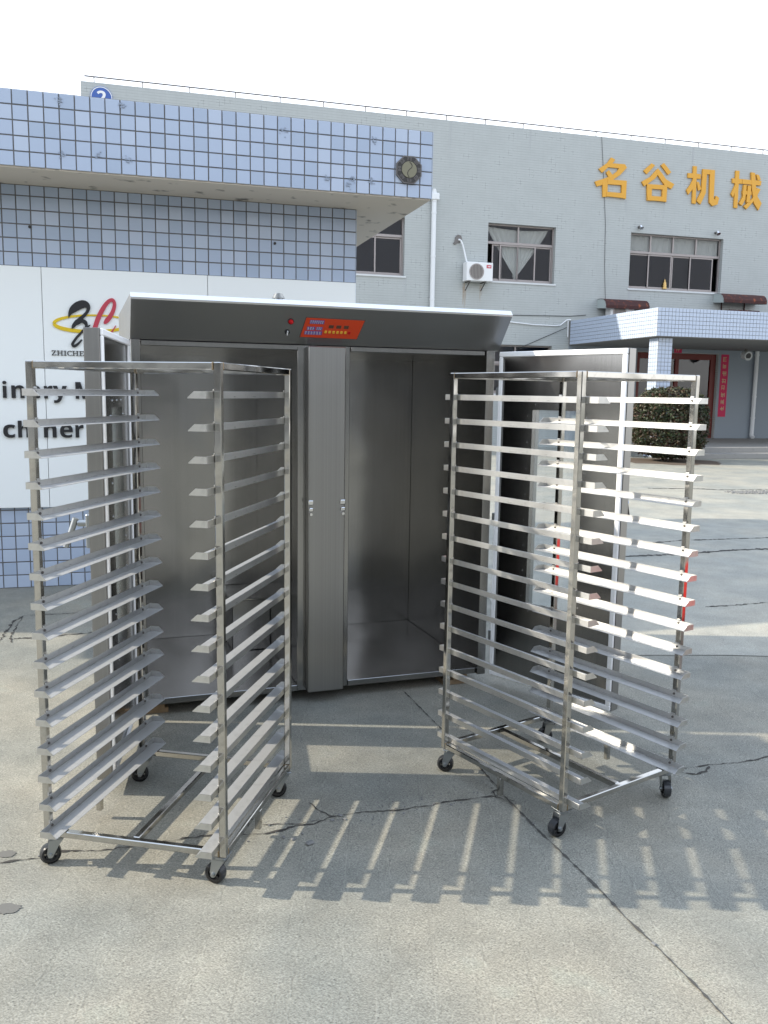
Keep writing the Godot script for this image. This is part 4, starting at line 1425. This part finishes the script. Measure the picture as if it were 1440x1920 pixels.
func cabinet_door(o: Node3D, at: Vector3, yaw: float, inner: float) -> void:
	var xf := Transform3D(Basis(Vector3.UP, yaw), at)
	var th := 0.062
	var x0 := 0.033
	var x1 := 0.855
	var y0 := 0.066
	var y1 := 1.95
	var hx0 := 0.275
	var hx1 := 0.590
	var hy0 := 0.53
	var hy1 := 1.63
	var zf := 0.0 if inner > 0.0 else th      # the mesh runs from zf back by th
	var s := mb()
	holed_wall(s, x0, y0, x1, y1, zf, [[hx0, hy0, hx1, hy1]], th)
	var zb := zf - th
	quad(s, Vector3(x0, y0, zf), Vector3(x0, y1, zf), Vector3(x0, y1, zb), Vector3(x0, y0, zb), Vector3.LEFT)
	quad(s, Vector3(x1, y0, zf), Vector3(x1, y1, zf), Vector3(x1, y1, zb), Vector3(x1, y0, zb), Vector3.RIGHT)
	quad(s, Vector3(x0, y0, zf), Vector3(x1, y0, zf), Vector3(x1, y0, zb), Vector3(x0, y0, zb), Vector3.DOWN)
	quad(s, Vector3(x0, y1, zf), Vector3(x1, y1, zf), Vector3(x1, y1, zb), Vector3(x0, y1, zb), Vector3.UP)
	var d := obj("door", s, mat.cabinet_steel, o)
	d.transform = xf
	# thin plate added to brighten the free edge, paler and rougher than the door
	s = mb()
	bx(s, Vector3(x1 + 0.0005, y0, zb + 0.001), Vector3(x1 + 0.0025, y1, zf - 0.001), 0.0008)
	obj("edge_plate", s, mat.post_steel, d)
	# gasket frame on the inner face
	s = mb()
	var g0 := inner * 0.0006
	var g1 := inner * 0.013
	var gw := 0.030
	for q in [[x0 + 0.004, y0 + 0.004, x1 - 0.001, y0 + gw], [x0 + 0.004, y1 - gw, x1 - 0.001, y1 - 0.001], [x0 + 0.004, y0 + gw, x0 + gw, y1 - gw], [x1 - gw, y0 + gw, x1 - 0.001, y1 - gw]]:
		bx(s, Vector3(q[0], q[1], minf(g0, g1)), Vector3(q[2], q[3], maxf(g0, g1)), 0.004)
	obj("gasket", s, mat.gasket, d)
	# glass in the middle of the door's thickness
	s = mb()
	var gz := (zf + zb) * 0.5
	bx(s, Vector3(hx0 - 0.0, hy0, gz - 0.003), Vector3(hx1, hy1, gz + 0.003))
	obj("pane", s, mat.door_glass, d)
	# screws round the window
	if not shared.has("screw"):
		var q := mb()
		cyl(q, Vector3(0, 0, -0.001), Vector3(0, 0, 0.003), 0.006, 0.004, 8)
		shared["screw"] = q.commit()
	var spots := []
	for k in 8:
		spots.append(Vector2(hx0 - 0.032, hy0 + 0.05 + k * 0.145))
		spots.append(Vector2(hx1 + 0.032, hy0 + 0.05 + k * 0.145))
	for k in 3:
		spots.append(Vector2(hx0 + 0.02 + k * 0.135, hy1 + 0.03))
		spots.append(Vector2(hx0 + 0.02 + k * 0.135, hy0 - 0.03))
	for p in spots:
		put("screw", shared["screw"], mat.chrome, d, Transform3D(Basis(Vector3.UP, 0.0 if inner > 0.0 else PI), Vector3(p.x, p.y, 0)))
	# hinges across the gap to the cabinet
	for y in [0.30, 1.0, 1.72]:
		s = mb()
		bx(s, Vector3(0.008, y - 0.03, minf(0, -inner * 0.03)), Vector3(0.0325, y + 0.03, maxf(0, -inner * 0.03)), 0.003)
		obj("hinge", s, mat.zinc, d)
	# handle on the outer face
	var oz := -inner * th
	var k := -inner
	s = mb()
	bx(s, Vector3(0.765, 1.06, minf(oz, oz + k * 0.018)), Vector3(0.835, 1.20, maxf(oz, oz + k * 0.018)), 0.004)
	cyl(s, Vector3(0.80, 1.16, oz + k * 0.017), Vector3(0.80, 1.16, oz + k * 0.055), 0.014, 0.014, 12)
	var hd := obj("handle", s, mat.zinc, d)
	s = mb()
	cyl(s, Vector3(0.80, 1.18, oz + k * 0.062), Vector3(0.80, 1.06, oz + k * 0.105), 0.013, 0.011, 12)
	obj("lever", s, mat.black_plastic if inner > 0.0 else mat.zinc, hd)
	if inner > 0.0:
		s = mb()
		cyl(s, Vector3(0.80, 1.19, oz + k * 0.057), Vector3(0.80, 1.155, oz + k * 0.070), 0.017, 0.016, 12)
		obj("cap", s, mat.blue_plastic, hd)

func build_blocks() -> void:
	var info := [
		[0.03, -0.10, "pale sawn timber block under the cabinet corner beside the nearer rack"],
		[1.78, -0.07, "brown timber block under the cabinet corner beside the turned rack"]]
	for q in info:
		var p: Vector3 = CAB + Basis(Vector3.UP, CAB_YAW) * Vector3(q[0], 0, q[1])
		var t := thing("timber_block", q[2], "timber block", p, CAB_YAW, "blocks under the cabinet")
		var s := mb()
		bx(s, Vector3(-0.09, 0, -0.25), Vector3(0.075, 0.028, 0.06), 0.002)
		obj("plank", s, mat.timber, t)
		s = mb()
		bx(s, Vector3(-0.03, 0.0282, -0.2), Vector3(0.055, 0.0615, 0.07), 0.002)
		obj("block", s, mat.timber, t)
	for q in [[0.1, -1.05, "timber block under the back of the cabinet, nearest the gatehouse"], [1.78, -1.05, "timber block under the back of the cabinet, behind the open door with the window"], [0.94, -0.6, "timber block in the shade under the middle of the cabinet"]]:
		var p: Vector3 = CAB + Basis(Vector3.UP, CAB_YAW) * Vector3(q[0], 0, q[1])
		var s := mb()
		bx(s, Vector3(-0.06, 0, -0.1), Vector3(0.06, 0.0615, 0.1), 0.002)
		var o := obj("timber_block", s, mat.timber)
		o.position = p
		o.rotation.y = CAB_YAW
		tag(o, q[2], "timber block", "blocks under the cabinet")

# ------------------------------------------------------------------ tray racks
const RW := 0.694
const RD := 0.752
const RH := 1.80
const TB := 0.025

func slat_mesh(side: float) -> Mesh:
	var key := "slat%d" % int(side)
	if not shared.has(key):
		brushed = true
		var s := mb()
		var xo := 0.3213 * side
		var xi := 0.2595 * side
		var t := 0.0014
		# outer upright flange, shelf, end stops
		bx(s, Vector3(minf(xo, xo - t * side), 0.0, -0.436), Vector3(maxf(xo, xo - t * side), 0.0235, 0.436), 0.0005)
		for z in [-0.436, 0.4346]:
			prism(s, PackedVector2Array([Vector2(xo, 0.0002), Vector2(xi, 0.0002), Vector2(xi, 0.003), Vector2(xi + 0.022 * side, 0.0232), Vector2(xo, 0.0232)]), z, z + 0.0014)
		# small hook over each post
		for z in [-0.3635, 0.3635]:
			bx(s, Vector3(minf(xo - 0.004 * side, xo + 0.0002 * side), 0.0235, z - 0.009), Vector3(maxf(xo - 0.004 * side, xo + 0.0002 * side), 0.030, z + 0.009), 0.0015)
		shared[key] = s.commit()
		brushed = false
	return shared[key]

func ledge_mesh(side: float) -> Mesh:
	var key := "ledge%d" % int(side)
	if not shared.has(key):
		var s := mb()
		var xo := 0.3197 * side
		var xi := 0.2597 * side
		bx(s, Vector3(minf(xi, xo), 0.0, -0.4343), Vector3(maxf(xi, xo), 0.0014, 0.4343), 0.0004)
		shared[key] = s.commit()
	return shared[key]

func build_rack(nm: String, at: Vector3, yaw: float, label: String, turns: Array) -> void:
	var o := thing(nm, label, "tray rack", at, yaw, "wheeled tray racks")
	var st: Material = mat.tube_steel
	var hx := RW * 0.5
	var hz := RD * 0.5
	var yb := 0.112
	var s := mb()
	if not shared.has("post"):
		cbox(s, Vector3(0, (yb + RH) * 0.5, 0), Vector3(TB, RH - yb, TB), 0.0028)
		shared["post"] = s.commit()
		s = mb()
		cbox(s, Vector3.ZERO, Vector3(RW - TB * 2 - 0.001, TB - 0.001, TB - 0.001), 0.0028)
		shared["bar_x"] = s.commit()
		s = mb()
		cbox(s, Vector3.ZERO, Vector3(TB - 0.001, TB - 0.001, RD - TB * 2 - 0.001), 0.0028)
		shared["bar_z"] = s.commit()
		s = mb()
		cyl(s, Vector3.ZERO, Vector3(0.004, 0, 0), 0.0055, 0.0045, 8)
		shared["bolt"] = s.commit()
		s = mb()
		bx(s, Vector3(-0.011, 0.034, -0.011), Vector3(0.011, 0.1118, 0.011), 0.002)
		shared["stub"] = s.commit()
	for sx in [-1.0, 1.0]:
		for sz in [-1.0, 1.0]:
			put("post", shared["post"], st, o, Transform3D(Basis.IDENTITY, Vector3(sx * (hx - TB * 0.5), 0, sz * (hz - TB * 0.5))))
	for y in [RH - TB * 0.5, yb + TB * 0.5]:
		var nmb := "top_bar" if y > 1.0 else "base_bar"
		for sz in [-1.0, 1.0]:
			put(nmb, shared["bar_x"], st, o, Transform3D(Basis.IDENTITY, Vector3(0, y, sz * (hz - TB * 0.5))))
		for sx in [-1.0, 1.0]:
			put(nmb, shared["bar_z"], st, o, Transform3D(Basis.IDENTITY, Vector3(sx * (hx - TB * 0.5), y, 0)))
	put("base_bar", shared["bar_z"], st, o, Transform3D(Basis.IDENTITY, Vector3(0, yb + TB * 0.5, 0)))
	for sx in [-1.0, 1.0]:
		put("foot_stub", shared["stub"], st, o, Transform3D(Basis.IDENTITY, Vector3(sx * (hx - TB * 0.5), 0, 0.01)))
	# heat tinted weld bands where the bars meet the posts
	if not shared.has("weld"):
		s = mb()
		cbox(s, Vector3.ZERO, Vector3(0.006, TB + 0.0006, TB + 0.0006), 0.0026)
		shared["weld"] = s.commit()
	for y in [RH - TB * 0.5, yb + TB * 0.5]:
		for sx in [-1.0, 1.0]:
			for sz in [-1.0, 1.0]:
				put("weld", shared["weld"], mat.weld_tint, o, Transform3D(Basis.IDENTITY, Vector3(sx * (hx - TB - 0.0034), y, sz * (hz - TB * 0.5))))
				put("weld", shared["weld"], mat.weld_tint, o, Transform3D(Basis(Vector3.UP, PI * 0.5), Vector3(sx * (hx - TB * 0.5), y, sz * (hz - TB - 0.0034))))
	for k in 16:
		var y := 0.1385 + k * 0.10303
		for sx in [-1.0, 1.0]:
			var e := Transform3D(Basis.from_euler(Vector3(rng.randf_range(-0.0016, 0.0016), 0, 0)), Vector3(0, y, 0))
			var sl := put("slat", slat_mesh(sx), mat.slat_steel, o, e)
			put("ledge", ledge_mesh(sx), mat.ledge_film, sl)
			for sz in [-1.0, 1.0]:
				put("bolt", shared["bolt"], mat.bolt_steel, sl, Transform3D(Basis(Vector3.UP, 0.0 if sx < 0.0 else PI), Vector3(sx * 0.3200, 0.0125, sz * (hz - TB * 0.5))))
	# swivel casters
	var i := 0
	for q in [[-1.0, 1.0], [1.0, 1.0], [1.0, -1.0], [-1.0, -1.0]]:
		var base := Transform3D(Basis(Vector3.UP, turns[i]), Vector3(q[0] * (hx - 0.030), 0, q[1] * (hz - 0.032)))
		i += 1
		caster(o, base)

func caster(o: Node3D, base: Transform3D) -> void:
	if not shared.has("fork"):
		var s := mb()
		bx(s, Vector3(-0.030, 0.1075, -0.030), Vector3(0.030, 0.1115, 0.030), 0.001)
		cyl(s, Vector3(0, 0.099, 0), Vector3(0, 0.1074, 0), 0.024, 0.022, 20)
		bx(s, Vector3(-0.020, 0.0945, -0.024), Vector3(0.020, 0.0985, 0.026), 0.001)
		for sx in [-1.0, 1.0]:
			prism(s, PackedVector2Array([Vector2(-0.024, 0.0944), Vector2(0.026, 0.0944), Vector2(0.034, 0.045), Vector2(0.030, 0.029), Vector2(0.018, 0.027), Vector2(0.012, 0.034), Vector2(-0.006, 0.07)]), sx * 0.0185, sx * 0.0205, Transform3D(SIDEWAYS, Vector3.ZERO))
		cyl(s, Vector3(-0.027, 0.0375, 0.022), Vector3(0.027, 0.0375, 0.022), 0.005, 0.005, 10)
		for sx in [-1.0, 1.0]:
			cyl(s, Vector3(sx * 0.0206, 0.0375, 0.022), Vector3(sx * 0.0255, 0.0375, 0.022), 0.0085, 0.0085, 6)
		shared["fork"] = s.commit()
		s = mb()
		var c := Vector3.ZERO
		ring(s, c, Vector3(1, 0, 0), 0.0225, 0.0292, 0.0145, 28)
		ring(s, c, Vector3(1, 0, 0), 0.0052, 0.0115, 0.0150, 18)
		for k in 5:
			var xf := Transform3D(Basis(Vector3(1, 0, 0), k * TAU / 5), Vector3.ZERO)
			bx(s, Vector3(-0.010, 0.011, -0.0055), Vector3(0.010, 0.0232, 0.0055), 0.001, xf)
		shared["wheel"] = s.commit()
		s = mb()
		var prof := [[0.0293, 0.0150], [0.0350, 0.0140], [0.0375, 0.0085], [0.0375, -0.0085], [0.0350, -0.0140], [0.0293, -0.0150]]
		for k in prof.size() - 1:
			cyl(s, Vector3(prof[k][1], 0, 0), Vector3(prof[k + 1][1], 0, 0) if absf(prof[k][1] - prof[k + 1][1]) > 0.0001 else Vector3(prof[k][1] - 0.0001, 0, 0), prof[k][0], prof[k + 1][0], 28, false)
		shared["tyre"] = s.commit()
	var f := put("caster", shared["fork"], mat.zinc, o, base)
	var at := Transform3D(Basis(Vector3(1, 0, 0), rng.randf() * TAU), Vector3(0, 0.0375, 0.022))
	put("wheel", shared["wheel"], mat.wheel_black, f, at)
	put("tyre", shared["tyre"], mat.tyre_grey, f, at)

# ------------------------------------------------------------------ shrub, cart, chips
func build_shrub() -> void:
	var c := Vector3(7.62, 0, -23.45)
	var t := thing("round_shrub", "clipped round shrub with dark green and reddish leaves before the porch", "shrub", c)
	var s := mb()
	for k in 7:
		var a := TAU * k / 7 + 0.3
		cyl(s, Vector3(cos(a) * 0.1, 0, sin(a) * 0.1), Vector3(cos(a) * 0.55, 1.1, sin(a) * 0.55), 0.03, 0.012, 7)
	obj("stems", s, mat.bark, t)
	s = mb()
	var fn := FastNoiseLite.new()
	fn.seed = 4
	fn.frequency = 1.4
	for k in 30000:
		var d := Vector3(rng.randfn(), rng.randfn(), rng.randfn()).normalized()
		# clipped drum with a domed top
		var q := pow(absf(d.y), 1.0)
		var rad := 1.0 / pow(pow(Vector2(d.x, d.z).length() / 0.98, 3.0) + pow(q / 0.91, 3.0), 1.0 / 3.2)
		rad *= 1.0 + 0.10 * fn.get_noise_3d(d.x * 3.0, d.y * 3.0, d.z * 3.0)
		rad *= 1.0 - absf(rng.randfn()) * 0.10 + (0.07 if rng.randf() < 0.03 else rng.randf_range(0.0, 0.02))
		var p := Vector3(0, 1.03, 0) + d * rad
		if p.y < 0.08:
			continue
		var b := Basis.from_euler(Vector3(rng.randf() * TAU, rng.randf() * TAU, rng.randf() * TAU))
		var l := rng.randf_range(0.026, 0.048)
		var w := l * 0.5
		var red := clampf(0.12 + 0.5 * fn.get_noise_3d(p.x * 2.0, p.y * 2.0, p.z * 2.0) + (0.35 if rng.randf() < 0.3 else 0.0), 0, 1)
		var col := Color(0.030, 0.052, 0.018).lerp(Color(0.13, 0.035, 0.032), red) * rng.randf_range(0.35, 1.2)
		s.set_color(col)
		var pts := [p + b * Vector3(-l, 0, 0), p + b * Vector3(0, 0.004, w), p + b * Vector3(l, 0, 0), p + b * Vector3(0, 0.004, -w)]
		quad(s, pts[0], pts[1], pts[2], pts[3], d)
	obj("crown", s, mat.leaf, t)
	var g := get_node("ground")
	var soil := obj("planting_pit", blot(c.x + 0.05, c.z + 0.15, 1.35, 1.15, 0.009), mat.soil, g)
	soil.set_meta("kind", "structure")

func build_red_cart() -> void:
	var t := thing("red_cart", "low red box cart beyond the racks, mirrored as a red streak in their posts", "cart", Vector3(4.3, 0, -3.55), 0.05)
	var s := mb()
	bx(s, Vector3(-0.35, 0.13, -0.5), Vector3(0.35, 0.16, 0.5), 0.004)
	for q in [[-0.35, -0.5, -0.33, 0.5], [0.33, -0.5, 0.35, 0.5], [-0.329, -0.5, 0.329, -0.48], [-0.329, 0.48, 0.329, 0.5]]:
		bx(s, Vector3(q[0], 0.161, q[1]), Vector3(q[2], 0.47, q[3]), 0.004)
	obj("box", s, mat.cart_red, t)
	for x in [-0.3, 0.3]:
		for z in [-0.36, 0.36]:
			s = mb()
			cyl(s, Vector3(x - 0.02, 0.065, z), Vector3(x + 0.02, 0.065, z), 0.065, 0.065, 18)
			obj("wheel", s, mat.rubber, t)
	s = mb()
	tube(s, [Vector3(-0.25, 0.44, 0.51), Vector3(-0.25, 0.9, 0.75), Vector3(0.25, 0.9, 0.75), Vector3(0.25, 0.44, 0.51)], 0.014, 8)
	obj("push_handle", s, mat.bolt_steel, t)

func build_chips() -> void:
	var s := mb()
	for q in [[-0.264, -3.115, 0.016], [-0.33, -3.145, 0.010], [-0.19, -3.30, 0.009], [-0.14, -3.31, 0.008], [-0.37, -3.16, 0.008], [0.62, -3.30, 0.006], [0.30, -3.45, 0.007], [-0.16, -3.34, 0.010], [0.87, -2.53, 0.009], [-0.30, -3.19, 0.006], [0.1, -3.37, 0.006], [-1.25, -3.0, 0.006]]:
		var b := Basis.from_euler(Vector3(0, rng.randf() * TAU, 0))
		cbox(s, Vector3(0, q[2] * 0.35, 0), Vector3(q[2] * 2.0, q[2] * 0.7, q[2] * 1.4), q[2] * 0.25, Transform3D(b, Vector3(q[0], 0, q[1])))
	for k in 60:
		var x := rng.randf_range(-0.6, 0.5)
		var z := -3.2 - (x + 0.45) * 0.36 + rng.randf_range(-0.1, 0.1)
		var r := rng.randf_range(0.002, 0.005)
		cbox(s, Vector3(x, r * 0.5, z), Vector3(r * 2, r, r * 1.5), r * 0.3)
	var o := obj("concrete_chips", s, mat.stone)
	o.set_meta("kind", "stuff")
	tag(o, "small loose concrete chips scattered along the crack between the racks", "rubble")
